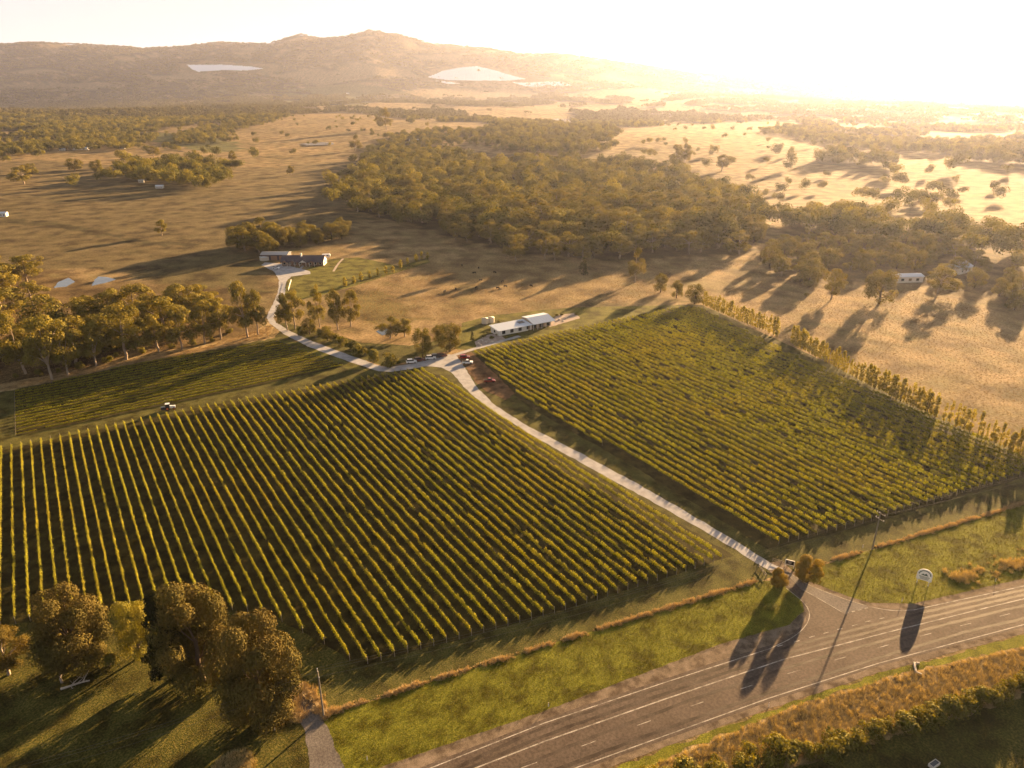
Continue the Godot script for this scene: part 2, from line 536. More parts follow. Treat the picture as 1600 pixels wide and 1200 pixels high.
func make_plants() -> void:
	var olive := Color(0.11, 0.108, 0.03)
	var gold := Color(0.23, 0.18, 0.045)
	var list := []
	for i in 6:
		list.append(gum(100 + i, 5600, 0.52, float(i % 3) * 0.8, olive * (0.85 + 0.1 * (i % 4)), gold, M.gum_bark))
	shapes.gum_mid = list
	list = []
	for i in 3:
		list.append(gum(140 + i, 16000, 0.3, 0.6, Color(0.08, 0.068, 0.02), Color(0.15, 0.1, 0.028), M.gum_bark))
	shapes.gum_near = list
	shapes.round_near = [round_tree(160, 42000, 0.25, Color(0.07, 0.066, 0.02), Color(0.125, 0.096, 0.028), M.near_leaves), round_tree(161, 42000, 0.25, Color(0.064, 0.061, 0.019), Color(0.115, 0.09, 0.027), M.near_leaves), round_tree(163, 42000, 0.25, Color(0.07, 0.066, 0.02), Color(0.12, 0.096, 0.028), M.near_leaves)]
	shapes.golden_near = [round_tree(164, 16000, 0.42, Color(0.17, 0.13, 0.026), Color(0.27, 0.19, 0.04))]
	shapes.pale_near = [round_tree(162, 22000, 0.26, Color(0.15, 0.15, 0.03), Color(0.24, 0.2, 0.04))]
	list = []
	for i in 4:
		list.append(round_tree(170 + i, 5200, 0.48, Color(0.1, 0.098, 0.026), Color(0.19, 0.15, 0.036)))
	shapes.round_mid = list
	shapes.conifer_near = [conifer(180, 9000, 0.34, Color(0.022, 0.024, 0.009))]
	shapes.conifer_mid = [conifer(181, 1500, 0.6, Color(0.04, 0.045, 0.014)), conifer(182, 1500, 0.6, Color(0.045, 0.045, 0.015))]
	list = []
	for i in 6:
		list.append(poplar(200 + i, 1700, 0.3))
	shapes.poplar = list
	list = []
	for i in 4:
		list.append(bush(220 + i, 1100, 0.3, Color(0.1, 0.1, 0.024), Color(0.19, 0.16, 0.038)))
	shapes.bush = list

func plant(called: String, kind: String, spot: Array, size: Vector2, label: String, category: String, group := "") -> Node3D:
	var pick: Array = shapes[kind][rng.randi() % shapes[kind].size()]
	var t := thing(called, on(Vector2(spot[0], spot[1])), rng.randf() * TAU, label, category, group)
	t.scale = Vector3(spot[3] / size.x, spot[2] / size.y, spot[3] / size.x)
	part("trunk", pick[0], t)
	part("crown", pick[1], t)
	return t

const SIZE := {"gum_mid": Vector2(12, 15.5), "gum_near": Vector2(12, 15.5), "round_near": Vector2(11, 12), "pale_near": Vector2(11, 12), "golden_near": Vector2(11, 12), "round_mid": Vector2(11, 12), "conifer_near": Vector2(6, 11), "conifer_mid": Vector2(6, 11), "poplar": Vector2(2, 9), "bush": Vector2(3, 2.9)}


# many copies of one mesh that nobody could count
func mass(called: String, mesh: Mesh, places: Array, tints: Array, label: String, category: String) -> MultiMeshInstance3D:
	var mm := MultiMesh.new()
	mm.transform_format = MultiMesh.TRANSFORM_3D
	mm.use_colors = not tints.is_empty()
	mm.mesh = mesh
	mm.instance_count = places.size()
	for i in places.size():
		mm.set_instance_transform(i, places[i])
		if tints:
			mm.set_instance_color(i, tints[i])
	var o := MultiMeshInstance3D.new()
	o.name = numbered(called)
	o.multimesh = mm
	add_child(o)
	tag(o, label, category, "", "stuff")
	return o

func tuft(seed_: int, blades: int, tall: float, wide: float, a: Color, b: Color) -> ArrayMesh:
	rng.seed = seed_
	var g := Geo.new()
	for i in blades:
		var ang := rng.randf() * TAU
		var o := Vector3(cos(ang), 0, sin(ang))
		var root := o * sqrt(rng.randf()) * wide * 0.5
		var hh := tall * rng.randf_range(0.5, 1.1)
		var tip := root + o * hh * rng.randf_range(0.1, 0.6) + Vector3(0, hh, 0)
		var w := o.cross(Vector3.UP) * tall * 1.6 / blades
		g.tri(root - w, tip, root + w, a.lerp(b, rng.randf()) * rng.randf_range(0.75, 1.2))
	return g.mesh(M.grass_blades)

func scatter(poly: Array, every: float, lo: float, hi: float, flat_ := 1.0) -> Array:
	var p := PackedVector2Array(poly)
	var box := Rect2(p[0], Vector2.ZERO)
	for q in p:
		box = box.expand(q)
	var out := []
	var x := box.position.x
	while x < box.end.x:
		var z := box.position.y
		while z < box.end.y:
			var q := Vector2(x + rng.randf_range(-0.6, 0.6) * every, z + rng.randf_range(-0.6, 0.6) * every)
			if inside(q, p):
				var s := rng.randf_range(lo, hi)
				out.append(Transform3D(Basis(Vector3.UP, rng.randf() * TAU).scaled(Vector3(s, s * flat_ * rng.randf_range(0.7, 1.2), s)), on(q, -0.02)))
			z += every
		x += every
	return out

func along(pts: Array, wide: float, every: float, lo: float, hi: float) -> Array:
	var out := []
	for i in pts.size() - 1:
		var a: Vector2 = pts[i]
		var b: Vector2 = pts[i + 1]
		var k := int(a.distance_to(b) * wide / (every * every)) + 1
		for j in k:
			var q := a.lerp(b, rng.randf()) + (b - a).normalized().orthogonal() * rng.randfn() * wide * 0.33
			var thin := paddock_noise.get_noise_2d(q.x * 14.0, q.y * 14.0)
			if thin < rng.randf_range(-0.45, 0.05):
				continue
			var s := rng.randf_range(lo, hi) * (1.0 + thin)
			out.append(Transform3D(Basis(Vector3.UP, rng.randf() * TAU).scaled(Vector3(s, s * rng.randf_range(0.7, 1.2), s)), on(q, -0.02)))
	return out


# ---------------------------------------------------------------- the land and what covers it
var zones := []        # [polygon, colour] for ground that is not plain dry pasture
var open_land := []    # paddocks without trees

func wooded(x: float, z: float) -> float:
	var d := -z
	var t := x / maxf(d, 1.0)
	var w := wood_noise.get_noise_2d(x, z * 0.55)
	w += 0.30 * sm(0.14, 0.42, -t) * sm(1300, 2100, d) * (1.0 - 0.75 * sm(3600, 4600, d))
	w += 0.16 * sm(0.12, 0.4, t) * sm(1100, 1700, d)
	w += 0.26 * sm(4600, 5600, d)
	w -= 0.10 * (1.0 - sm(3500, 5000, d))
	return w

func soil(x: float, z: float) -> Color:
	var d := -z
	var k := paddock_noise.get_noise_2d(x * 0.5, z * 0.5) * 0.5 + 0.5
	var fine := paddock_noise.get_noise_2d(x * 6.0, z * 6.0) * 0.5 + 0.5
	var col := Color(0.23, 0.175, 0.092).lerp(Color(0.4, 0.29, 0.16), clampf(k * 1.5 - 0.2, 0, 1))
	col = col.lerp(Color(0.14, 0.13, 0.05), clampf(fine * 1.9 - 0.8, 0, 0.8))
	var jit := Vector2(paddock_noise.get_noise_2d(x * 9.0, z * 9.0), paddock_noise.get_noise_2d(x * 9.0 + 400.0, z * 9.0)) * (4.0 + d * 0.012)
	for zn in zones:
		if zn[2].has_point(Vector2(x, z)) and inside(Vector2(x, z) + jit, zn[0]):
			col = col.lerp(zn[1], 0.8) * (0.8 + 0.4 * fine)
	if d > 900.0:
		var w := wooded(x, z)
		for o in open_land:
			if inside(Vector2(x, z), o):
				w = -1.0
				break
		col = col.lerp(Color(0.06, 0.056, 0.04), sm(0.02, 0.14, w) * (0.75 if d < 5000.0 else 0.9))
	col.a = 1.0
	return col

func zone(poly: Array, col: Color) -> void:
	var p := PackedVector2Array(poly)
	var r := Rect2(p[0], Vector2.ZERO)
	for q in p:
		r = r.expand(q)
	zones.append([p, col, r.grow(60.0)])

func make_land() -> void:
	paddock_noise.seed = 5
	paddock_noise.frequency = 0.008
	paddock_noise.fractal_octaves = 4
	hedge_noise.seed = 8
	hedge_noise.noise_type = FastNoiseLite.TYPE_CELLULAR
	hedge_noise.frequency = 0.0026
	hedge_noise.cellular_return_type = FastNoiseLite.RETURN_DISTANCE2_SUB
	hedge_noise.cellular_jitter = 0.8
	wood_noise.seed = 21
	wood_noise.frequency = 0.0035
	wood_noise.fractal_octaves = 4
	var dull := Color(0.13, 0.108, 0.056)
	zone([Vector2(-932.6, -1092.5), Vector2(-765.5, -1216.5), Vector2(-541.1, -1112), Vector2(-365.3, -1126), Vector2(-293.6, -1232.3), Vector2(-172.9, -833.7), Vector2(-314.5, -868.7), Vector2(-431.5, -804.5), Vector2(-524.9, -756), Vector2(-592.3, -677.9)], Color(0.155, 0.125, 0.066))
	zone([Vector2(-598.1, -685.1), Vector2(-530.9, -765.2), Vector2(-437, -815.3), Vector2(-319.1, -882), Vector2(-215.1, -891.5), Vector2(-137.9, -655.7), Vector2(-130.1, -565.5), Vector2(-169.5, -529.2), Vector2(-165.4, -459.4), Vector2(-152.5, -397.8), Vector2(-193.3, -426.6), Vector2(-268.8, -459.4), Vector2(-330.8, -459.4), Vector2(-399.6, -442.4)], dull)
	zone([Vector2(-243.9, -450.7), Vector2(-212.8, -507.4), Vector2(-173.3, -497), Vector2(-146.9, -426.6), Vector2(-140.9, -384.7), Vector2(-165.6, -384.7)], Color(0.13, 0.11, 0.05))
	zone([Vector2(-974.3, -1937.6), Vector2(-811.7, -1897.3), Vector2(-591.5, -1632.5), Vector2(-506.6, -1425.1), Vector2(-545.2, -1368.5), Vector2(-758.9, -1637.5)], Color(0.12, 0.14, 0.045))
	zone([Vector2(-739.2, -2466), Vector2(-579.2, -2903), Vector2(-485, -3657.5), Vector2(-921, -4645.2), Vector2(-1046.6, -3413.3)], Color(0.3, 0.22, 0.11))
	zone([Vector2(-1761.7, -5800.1), Vector2(-1257.3, -5905.6), Vector2(-906.7, -5508.7), Vector2(-765.6, -3855.2), Vector2(-1379.7, -4639.3)], Color(0.12, 0.14, 0.05))
	zone([Vector2(-145.1, -692.6), Vector2(-101, -639.6), Vector2(0, -507.4), Vector2(77.7, -481.3), Vector2(174.1, -513.7), Vector2(242, -710.8), Vector2(234.8, -1054.9), Vector2(101.4, -1192.4), Vector2(-117.6, -1389.8), Vector2(-285.9, -1700.3), Vector2(-259.8, -1196.4)], Color(0.06, 0.05, 0.026))
	zone([Vector2(167.9, -487.1), Vector2(254.8, -645.2), Vector2(357.5, -625.8), Vector2(351.5, -459.4), Vector2(275.1, -349.6), Vector2(263.9, -378.4), Vector2(258.7, -419), Vector2(208.8, -426.6), Vector2(165.9, -404.6)], Color(0.11, 0.08, 0.038))
	zone([Vector2(-413.5, -459.4), Vector2(-330.8, -459.4), Vector2(-251.3, -426.6), Vector2(-164.8, -411.7), Vector2(-116.6, -329.2), Vector2(-144.2, -306.5), Vector2(-179.4, -271.9), Vector2(-197.3, -255.5), Vector2(-225.6, -229.8)], Color(0.15, 0.105, 0.048))
	zone([Vector2(-69.8, -487.1), Vector2(-17.8, -497), Vector2(40.6, -450.7), Vector2(61.9, -426.6), Vector2(35.2, -384.7), Vector2(-7.5, -411.7), Vector2(-48, -442.4)], Color(0.3, 0.225, 0.115))
	zone([Vector2(-453.6, -647.1), Vector2(-423.2, -634.6), Vector2(-395.2, -628.7), Vector2(-346.2, -597.1), Vector2(-306.9, -567.9), Vector2(-268.2, -545.6), Vector2(-240.1, -545.6), Vector2(-234.4, -531.5), Vector2(-260.8, -529.2), Vector2(-298.2, -550.4), Vector2(-336.1, -578.2), Vector2(-383.3, -608.2), Vector2(-410.3, -613.8), Vector2(-439.6, -625.5)], Color(0.07, 0.06, 0.03))
	zone([Vector2(-100.5, -426.6), Vector2(-63.4, -384.7), Vector2(-45.3, -349.6), Vector2(-63, -339.1), Vector2(-86.5, -360.6)], Color(0.17, 0.14, 0.05))
	open_land = [
		PackedVector2Array([Vector2(-1092.6, -2426), Vector2(-936.5, -2966.2), Vector2(-633.3, -3175.9), Vector2(-311.3, -2332.8), Vector2(-230.6, -1360.6), Vector2(-172.9, -833.7), Vector2(-298, -820.7), Vector2(-578.4, -1364.8), Vector2(-748.6, -1584.9)]),
		PackedVector2Array([Vector2(283.9, -2426.5), Vector2(961.7, -2620.7), Vector2(604.4, -1347.7), Vector2(422.2, -1099), Vector2(301.6, -1104.2), Vector2(208.1, -1225.5)]),
		PackedVector2Array([Vector2(-921, -4645.2), Vector2(-415.6, -5031.3), Vector2(302, -3641.8), Vector2(204.7, -3075.8), Vector2(-259.3, -3118.8), Vector2(-662.2, -3323.3)]),
		PackedVector2Array([Vector2(-1303.9, -1944.8), Vector2(-978.9, -1793), Vector2(-748.6, -1584.9), Vector2(-419.8, -1043.6), Vector2(-332.6, -818.5), Vector2(-458, -815.2), Vector2(-564.2, -815.9)]),
		PackedVector2Array([Vector2(-744.9, -6543), Vector2(-335.7, -6905.8), Vector2(158.1, -6459.1), Vector2(502.9, -6145.3), Vector2(-492.8, -6014.5)]),
		PackedVector2Array([Vector2(-2878.4, -6832), Vector2(-2011.5, -6710.2), Vector2(-1900.2, -6299.4), Vector2(-2695.4, -6362)]),
		PackedVector2Array([Vector2(282.8, -1104.4), Vector2(440.3, -1148.9), Vector2(672.2, -981.6), Vector2(439.1, -624.5), Vector2(282.9, -644.9), Vector2(266.9, -882.2)]),
	]
	# cleared farmland on the lower slopes of the far hills
	for f in [
		[[Vector2(-2955.9, -6305.6), Vector2(-2601.4, -6389.8), Vector2(-2314.1, -6238.4), Vector2(-2200.6, -6123.3), Vector2(-2663.1, -6030.2)], Color(0.3, 0.24, 0.14)],
		[[Vector2(-3821.6, -5979.6), Vector2(-3650.6, -6291), Vector2(-3135.7, -6086.1), Vector2(-2941.9, -5984.2), Vector2(-3381, -5797.2)], Color(0.27, 0.21, 0.13)],
		[[Vector2(-4346.1, -6676.1), Vector2(-4014.3, -6678.9), Vector2(-3745.2, -6674.4), Vector2(-3870.1, -6414.9)], Color(0.27, 0.22, 0.13)],
		[[Vector2(-1943.3, -6268.8), Vector2(-1566.4, -6424.7), Vector2(-1250.7, -6420.3), Vector2(-839.7, -6449.1), Vector2(-718.3, -6285.2), Vector2(-1173.1, -5980.7), Vector2(-1631.3, -6044.4)], Color(0.3, 0.23, 0.14)],
		[[Vector2(-1747.4, -5749.6), Vector2(-1477.1, -6013), Vector2(-958.7, -5846.4), Vector2(-727.3, -5527.2), Vector2(-1172.2, -5474.9)], Color(0.16, 0.16, 0.06)],
		[[Vector2(-750.5, -5714.3), Vector2(-197.9, -6034.4), Vector2(191, -5814.5), Vector2(0, -5496), Vector2(-538.5, -5449.5)], Color(0.32, 0.24, 0.14)],
		[[Vector2(368.2, -5596.5), Vector2(745.2, -5673.5), Vector2(1358.9, -6362.6), Vector2(1261.9, -5107.9), Vector2(721.5, -4861.1)], Color(0.3, 0.22, 0.13)],
		[[Vector2(540.4, -6624.1), Vector2(1030.9, -7029.1), Vector2(1329.1, -6780.2), Vector2(841, -6423.2)], Color(0.27, 0.21, 0.13)],
		[[Vector2(1679, -6395.8), Vector2(2195.3, -6698.3), Vector2(2395.5, -6343.6), Vector2(1923.2, -6153.7)], Color(0.3, 0.22, 0.13)],
		[[Vector2(-2176.8, -5641.9), Vector2(-1920.5, -5859.9), Vector2(-1801.6, -5775.5), Vector2(-1956.6, -5403.3)], Color(0.18, 0.165, 0.07)],
		[[Vector2(-909, -7038.3), Vector2(-635.3, -7159.3), Vector2(-454, -7017.6), Vector2(-719.4, -6834.4)], Color(0.24, 0.19, 0.12)],
	]:
		zone(f[0], f[1])
		open_land.append(PackedVector2Array(f[0]))
	var v := PackedVector3Array()
	var c := PackedColorArray()
	var idx := PackedInt32Array()
	var cols := 300
	var depths := [-160.0, -60.0, 0.0, 40.0]
	while depths[-1] < 12500.0:
		depths.append(depths[-1] * 1.0125)
	for d in depths:
		for i in cols + 1:
			var u := float(i) / cols * 2.0 - 1.0
			var x: float = u * (260.0 + 1.05 * maxf(d, 0.0))
			v.append(Vector3(x, land(x, -d), -d))
			c.append(soil(x, -d))
	for j in depths.size() - 1:
		for i in cols:
			var a := j * (cols + 1) + i
			idx.append_array([a, a + cols + 1, a + 1, a + 1, a + cols + 1, a + cols + 2])
	var n := PackedVector3Array()
	n.resize(v.size())
	for i in v.size():
		var p := v[i]
		var e := maxf(3.0, -p.z * 0.012)
		n[i] = Vector3(land(p.x - e, p.z) - land(p.x + e, p.z), 2.0 * e, land(p.x, p.z - e) - land(p.x, p.z + e)).normalized()
	var arr := []
	arr.resize(Mesh.ARRAY_MAX)
	arr[Mesh.ARRAY_VERTEX] = v
	arr[Mesh.ARRAY_NORMAL] = n
	arr[Mesh.ARRAY_COLOR] = c
	arr[Mesh.ARRAY_INDEX] = idx
	var mesh := ArrayMesh.new()
	mesh.add_surface_from_arrays(Mesh.PRIMITIVE_TRIANGLES, arr)
	mesh.surface_set_material(0, M.paddock)
	structure("terrain", mesh, "dry straw coloured pasture rolling away to wooded hills and a mountain", "terrain")


func make_sheets() -> void:
	rng.seed = 40
	sheet("vineyard_ground", [Vector2(-234.2, -261.8), Vector2(-195, -261.2), Vector2(-161.4, -291.8), Vector2(-111.3, -321.6), Vector2(-53.9, -283.4), Vector2(-40.6, -284.9), Vector2(-24.7, -297.4), Vector2(-17.3, -305.7), Vector2(33.2, -340.1), Vector2(90, -377.1), Vector2(102.5, -377.1), Vector2(135.9, -286.4), Vector2(153.2, -237.9), Vector2(164.8, -206), Vector2(169, -194.4), Vector2(248.1, -229.8), Vector2(234.8, -215), Vector2(146.3, -177.8), Vector2(76.2, -148.3), Vector2(59.9, -142), Vector2(-34.9, -102.2), Vector2(-44.3, -104.6), Vector2(-108.5, -120), Vector2(-124.7, -118.1)], 0.002, M.headland_grass, "grassy ground surrounding all the vineyard blocks", "ground", 2.0, 0.3)
	sheet("grass_verge", [Vector2(-34.8, -102), Vector2(-12.9, -111.6), Vector2(13.8, -122.9), Vector2(36.4, -132.4), Vector2(59.5, -141.8), Vector2(63.9, -142.5), Vector2(66.4, -139.4), Vector2(66.9, -135), Vector2(65.8, -131.1), Vector2(61, -126.1), Vector2(45, -120.4), Vector2(31, -114), Vector2(6.1, -102.5), Vector2(-22.6, -90.2), Vector2(-27.8, -87.4), Vector2(-32.4, -95.8), Vector2(-35.9, -101.9)], 0.012, M.verge_grass, "mown green roadside verge between fence line and highway", "grass verge")
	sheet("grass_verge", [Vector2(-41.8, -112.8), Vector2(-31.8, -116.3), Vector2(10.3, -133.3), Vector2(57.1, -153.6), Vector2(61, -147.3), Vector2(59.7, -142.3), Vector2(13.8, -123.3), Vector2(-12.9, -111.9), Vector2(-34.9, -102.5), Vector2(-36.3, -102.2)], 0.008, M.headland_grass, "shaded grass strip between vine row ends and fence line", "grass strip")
	sheet("grass_verge", [Vector2(69.4, -144.7), Vector2(76, -147.8), Vector2(99.8, -157.5), Vector2(145.5, -176.4), Vector2(230.6, -210.4), Vector2(187.1, -162.1), Vector2(123.1, -142.3), Vector2(91.9, -133), Vector2(82.1, -133.5), Vector2(77.4, -136.2), Vector2(71.4, -141.1)], 0.012, M.verge_grass, "green roadside lawn around the arched sign", "grass verge")
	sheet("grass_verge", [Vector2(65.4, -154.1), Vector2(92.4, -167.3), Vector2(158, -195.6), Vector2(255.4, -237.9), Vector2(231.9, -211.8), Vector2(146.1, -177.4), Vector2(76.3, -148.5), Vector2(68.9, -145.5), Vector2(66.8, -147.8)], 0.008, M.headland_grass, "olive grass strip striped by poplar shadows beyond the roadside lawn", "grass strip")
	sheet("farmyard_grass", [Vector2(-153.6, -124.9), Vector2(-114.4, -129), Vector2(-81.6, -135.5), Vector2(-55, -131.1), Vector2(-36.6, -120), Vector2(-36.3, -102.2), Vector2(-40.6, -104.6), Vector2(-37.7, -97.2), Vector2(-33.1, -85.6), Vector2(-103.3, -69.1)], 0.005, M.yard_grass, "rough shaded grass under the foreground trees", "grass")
	sheet("headland", [Vector2(-178.7, -208.2), Vector2(-170.7, -215), Vector2(-167.5, -218.3), Vector2(-70.9, -283.4), Vector2(-57.2, -279), Vector2(-42.9, -281.9), Vector2(-37.4, -280.5), Vector2(-66.4, -266.5), Vector2(-110.2, -240.7), Vector2(-145.6, -219.8), Vector2(-164.3, -205.1), Vector2(-171.3, -197.6)], 0.008, M.headland_grass, "worn grass headland track between the two left vineyard blocks", "track")
	sheet("headland", [Vector2(-222.2, -249.4), Vector2(-193.4, -258), Vector2(-167.7, -218.3), Vector2(-188.9, -205.1)], 0.006, M.headland_grass, "bare brown strip at the left end of the small block", "track")
	sheet("grass_verge", [Vector2(-109.8, -318.9), Vector2(-97.5, -315.3), Vector2(-78.6, -297.4), Vector2(-59.9, -279.7), Vector2(-69.9, -282.7), Vector2(-83.5, -294.2)], 0.01, M.lawn_grass, "small sunlit grass wedge between drive and small vineyard block", "grass strip")
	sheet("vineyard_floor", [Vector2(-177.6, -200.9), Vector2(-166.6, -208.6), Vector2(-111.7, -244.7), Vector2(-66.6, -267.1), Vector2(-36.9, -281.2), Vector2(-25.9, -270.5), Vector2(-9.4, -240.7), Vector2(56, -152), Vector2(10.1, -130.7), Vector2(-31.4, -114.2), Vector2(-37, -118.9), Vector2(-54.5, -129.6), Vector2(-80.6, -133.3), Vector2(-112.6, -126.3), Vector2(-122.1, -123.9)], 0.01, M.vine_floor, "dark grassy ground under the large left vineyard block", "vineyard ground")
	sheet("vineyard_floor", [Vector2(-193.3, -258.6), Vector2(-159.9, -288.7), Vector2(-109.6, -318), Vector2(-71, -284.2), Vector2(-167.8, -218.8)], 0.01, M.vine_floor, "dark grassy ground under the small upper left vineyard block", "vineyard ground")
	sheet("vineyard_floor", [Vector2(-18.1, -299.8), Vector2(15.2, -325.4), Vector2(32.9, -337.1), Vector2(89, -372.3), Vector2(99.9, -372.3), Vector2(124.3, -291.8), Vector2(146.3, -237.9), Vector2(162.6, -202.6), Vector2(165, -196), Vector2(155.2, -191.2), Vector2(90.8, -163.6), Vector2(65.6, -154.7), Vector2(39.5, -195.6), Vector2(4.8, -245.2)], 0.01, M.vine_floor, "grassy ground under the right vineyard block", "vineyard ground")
	sheet("bare_patch", [Vector2(-23.8, -299.8), Vector2(-17.6, -300.6), Vector2(4.7, -244.1), Vector2(39.3, -194.4), Vector2(63.6, -153.6), Vector2(60.8, -155), Vector2(52.3, -167.3), Vector2(38.1, -187.1), Vector2(20.9, -209.1), Vector2(4.5, -228.8), Vector2(-7.2, -246.4), Vector2(-13.9, -263.1), Vector2(-19.5, -284.9)], 0.007, M.headland_grass, "grass strip between gravel drive and right vineyard block", "grass strip")
	sheet("parking_area", [Vector2(-26.3, -299.8), Vector2(-18.2, -302.3), Vector2(-6.6, -275.4), Vector2(1.2, -255.5), Vector2(-2.4, -249.4), Vector2(-9.9, -257.4), Vector2(-14.9, -267.8), Vector2(-20, -284.9)], 0.013, M.bare_earth, "reddish brown earth parking patch beside the drive", "parking area")
	sheet("lawn", [Vector2(-25.4, -306.5), Vector2(-24.9, -344.3), Vector2(-13.2, -356.1), Vector2(16.9, -367.5), Vector2(35.9, -372.3), Vector2(89.8, -375.9), Vector2(100.2, -373.5), Vector2(88.5, -369.9), Vector2(32.8, -336.1), Vector2(15.2, -324.4), Vector2(-15.7, -303.1)], 0.006, M.lawn_grass, "green lawn around the white roofed winery", "lawn")
	sheet("lawn", [Vector2(-138.1, -439.2), Vector2(-132.3, -459.4), Vector2(-124.3, -487.1), Vector2(-105.9, -493), Vector2(-73.4, -466.5), Vector2(-58.2, -493), Vector2(-54.8, -477.5), Vector2(-91.3, -419), Vector2(-108.3, -395.1), Vector2(-121.6, -384.7), Vector2(-128.3, -387.2)], 0.006, M.lawn_grass, "green lawn in front of the homestead", "lawn")
	sheet("lawn", [Vector2(-109.5, -310.8), Vector2(-100, -324.4), Vector2(-66.8, -294.2), Vector2(-54.1, -284.9), Vector2(-44, -290.2), Vector2(-31.2, -300.6), Vector2(-24.8, -310.8), Vector2(-30.1, -321.6), Vector2(-46.7, -310.8), Vector2(-70.9, -315.3), Vector2(-93.3, -334.1), Vector2(-114.9, -344.3)], 0.004, M.headland_grass, "sunlit grass beside the curving gravel drive", "grass strip", 2.5, 0.8)
	sheet("straw_bank", [Vector2(-135.9, -315.3), Vector2(-122.8, -329.2), Vector2(-123.6, -349.6), Vector2(-117.5, -344.3), Vector2(-113.7, -319.8), Vector2(-141.8, -300.6), Vector2(-160.2, -288.7), Vector2(-178.6, -270.5), Vector2(-198.1, -256.7), Vector2(-203.6, -265.1), Vector2(-183.4, -279), Vector2(-164.3, -297.4)], 0.004, M.straw, "strip of tall dry grass between gum grove and small vineyard block", "grass strip", 2.0, 0.8)
	# roads
	sheet("road_shoulder", [Vector2(-50.9, -78.6), Vector2(-22.7, -90.8), Vector2(6.1, -102.9), Vector2(31.1, -114.5), Vector2(45.2, -121), Vector2(61.2, -126.7), Vector2(66, -131.1), Vector2(67.2, -135.5), Vector2(66.7, -140.3), Vector2(64.1, -145.2), Vector2(62.6, -148.8), Vector2(67.2, -149.8), Vector2(68.9, -145.5), Vector2(71.6, -141.5), Vector2(77.6, -136.6), Vector2(82.3, -133.9), Vector2(92.2, -133.7), Vector2(123.4, -142.8), Vector2(186.6, -161.5), Vector2(168.2, -141.1), Vector2(111, -123.9), Vector2(74.3, -112.6), Vector2(48.9, -103.4), Vector2(10.8, -88.2), Vector2(-19.9, -75.8)], 0.016, M.shoulder_gravel, "brown gravel shoulder along the highway", "road shoulder", 1.5, 0.12)
	sheet("highway", [Vector2(-46.8, -76), Vector2(-16.2, -90.5), Vector2(6, -101), Vector2(30.4, -110.9), Vector2(46.7, -117.4), Vector2(54.9, -120.4), Vector2(61.1, -123.9), Vector2(65.1, -127.5), Vector2(66.7, -131.1), Vector2(66.8, -134.8), Vector2(64.8, -140.1), Vector2(62.8, -146), Vector2(67, -146.5), Vector2(70.8, -139.6), Vector2(76.8, -134.8), Vector2(81.5, -132.2), Vector2(90.1, -131.5), Vector2(122, -140.6), Vector2(183.7, -158.3), Vector2(169.5, -142.5), Vector2(112.4, -125.9), Vector2(75.1, -114.4), Vector2(49.5, -105.1), Vector2(11, -89.7), Vector2(-20.1, -77.2)], 0.02, M.asphalt, "wide asphalt highway with junction mouth", "road", 3.0, 0.05)
	sheet("side_road", [Vector2(68.2, -138.7), Vector2(66.4, -146.5), Vector2(67.6, -145.5), Vector2(70.9, -139.9), Vector2(76.9, -135), Vector2(81.3, -132.4), Vector2(75.1, -130.4)], 0.024, M.old_asphalt, "pale worn asphalt lane of the entrance road", "road", 2.0, 0.05)
	for k in [[[Vector2(-38.3, -77.3), Vector2(-11.1, -89.9), Vector2(5.9, -99.1), Vector2(30, -108.8), Vector2(54.2, -118.3), Vector2(90.2, -129.8), Vector2(120.6, -138.5), Vector2(181.2, -155.5)], "darker wheel path nearest to the verge"], [[Vector2(-33.3, -77.6), Vector2(-8.9, -89.7), Vector2(5.8, -97.2), Vector2(29.6, -107), Vector2(56.8, -117.6), Vector2(108.8, -133.7), Vector2(179.5, -153.6)], "darker wheel path left of the centre line"], [[Vector2(-24.5, -78.9), Vector2(0, -90.2), Vector2(28.9, -103.1), Vector2(57.6, -114.4), Vector2(90.3, -125.1), Vector2(111.7, -131.5), Vector2(176.1, -149.8)], "darker wheel path in the middle lane"], [[Vector2(-18.4, -78.9), Vector2(7.8, -90.2), Vector2(36.3, -102), Vector2(67.8, -113.7), Vector2(98.6, -124.3), Vector2(114.2, -128.7), Vector2(172.8, -146.2)], "darker wheel path in the far lane"]]:
		var gw := Geo.new()
		ribbon(gw, smooth_line(k[0], 2.0), 0.7, 0.024, 0.12)
		structure("wheel_path", gw.mesh(M.worn_asphalt), k[1], "road wear")
	mark("edge_line", [Vector2(-48.8, -73.5), Vector2(-14.2, -90.5), Vector2(6, -100.1), Vector2(30.2, -109.9), Vector2(54.6, -119.4)], 0.2, "white edge line along the near carriageway left of the junction")
	mark("edge_line", [Vector2(54.6, -119.4), Vector2(60.7, -122.9), Vector2(64.9, -126.7), Vector2(67.1, -130.7), Vector2(67, -134.1), Vector2(64.8, -139.2)], 0.16, "white edge line curving into the entrance road", true)
	mark("edge_line", [Vector2(91.1, -131.5), Vector2(121.5, -139.9), Vector2(182.5, -156.9)], 0.2, "white edge line right of the junction")
	mark("edge_line", [Vector2(68.1, -144.2), Vector2(71, -140.1), Vector2(77, -135.3), Vector2(81.7, -132.6), Vector2(86.2, -131.3), Vector2(91.1, -131.5)], 0.15, "white edge line down the right side of the entrance road", true)
	mark("centre_line", [Vector2(-30.7, -79.2), Vector2(-6.4, -90.5), Vector2(5.8, -96), Vector2(29.4, -105.7), Vector2(56.4, -116.3), Vector2(80.5, -123.9), Vector2(107.9, -132.2), Vector2(118.5, -135.3), Vector2(178, -152)], 0.26, "long white centre line of the highway")
	mark("edge_line", [Vector2(-16.4, -79.3), Vector2(11, -90.5), Vector2(49.8, -106), Vector2(75.5, -115.2), Vector2(112.9, -126.7), Vector2(170.8, -144)], 0.2, "white edge line on the far side of the highway")
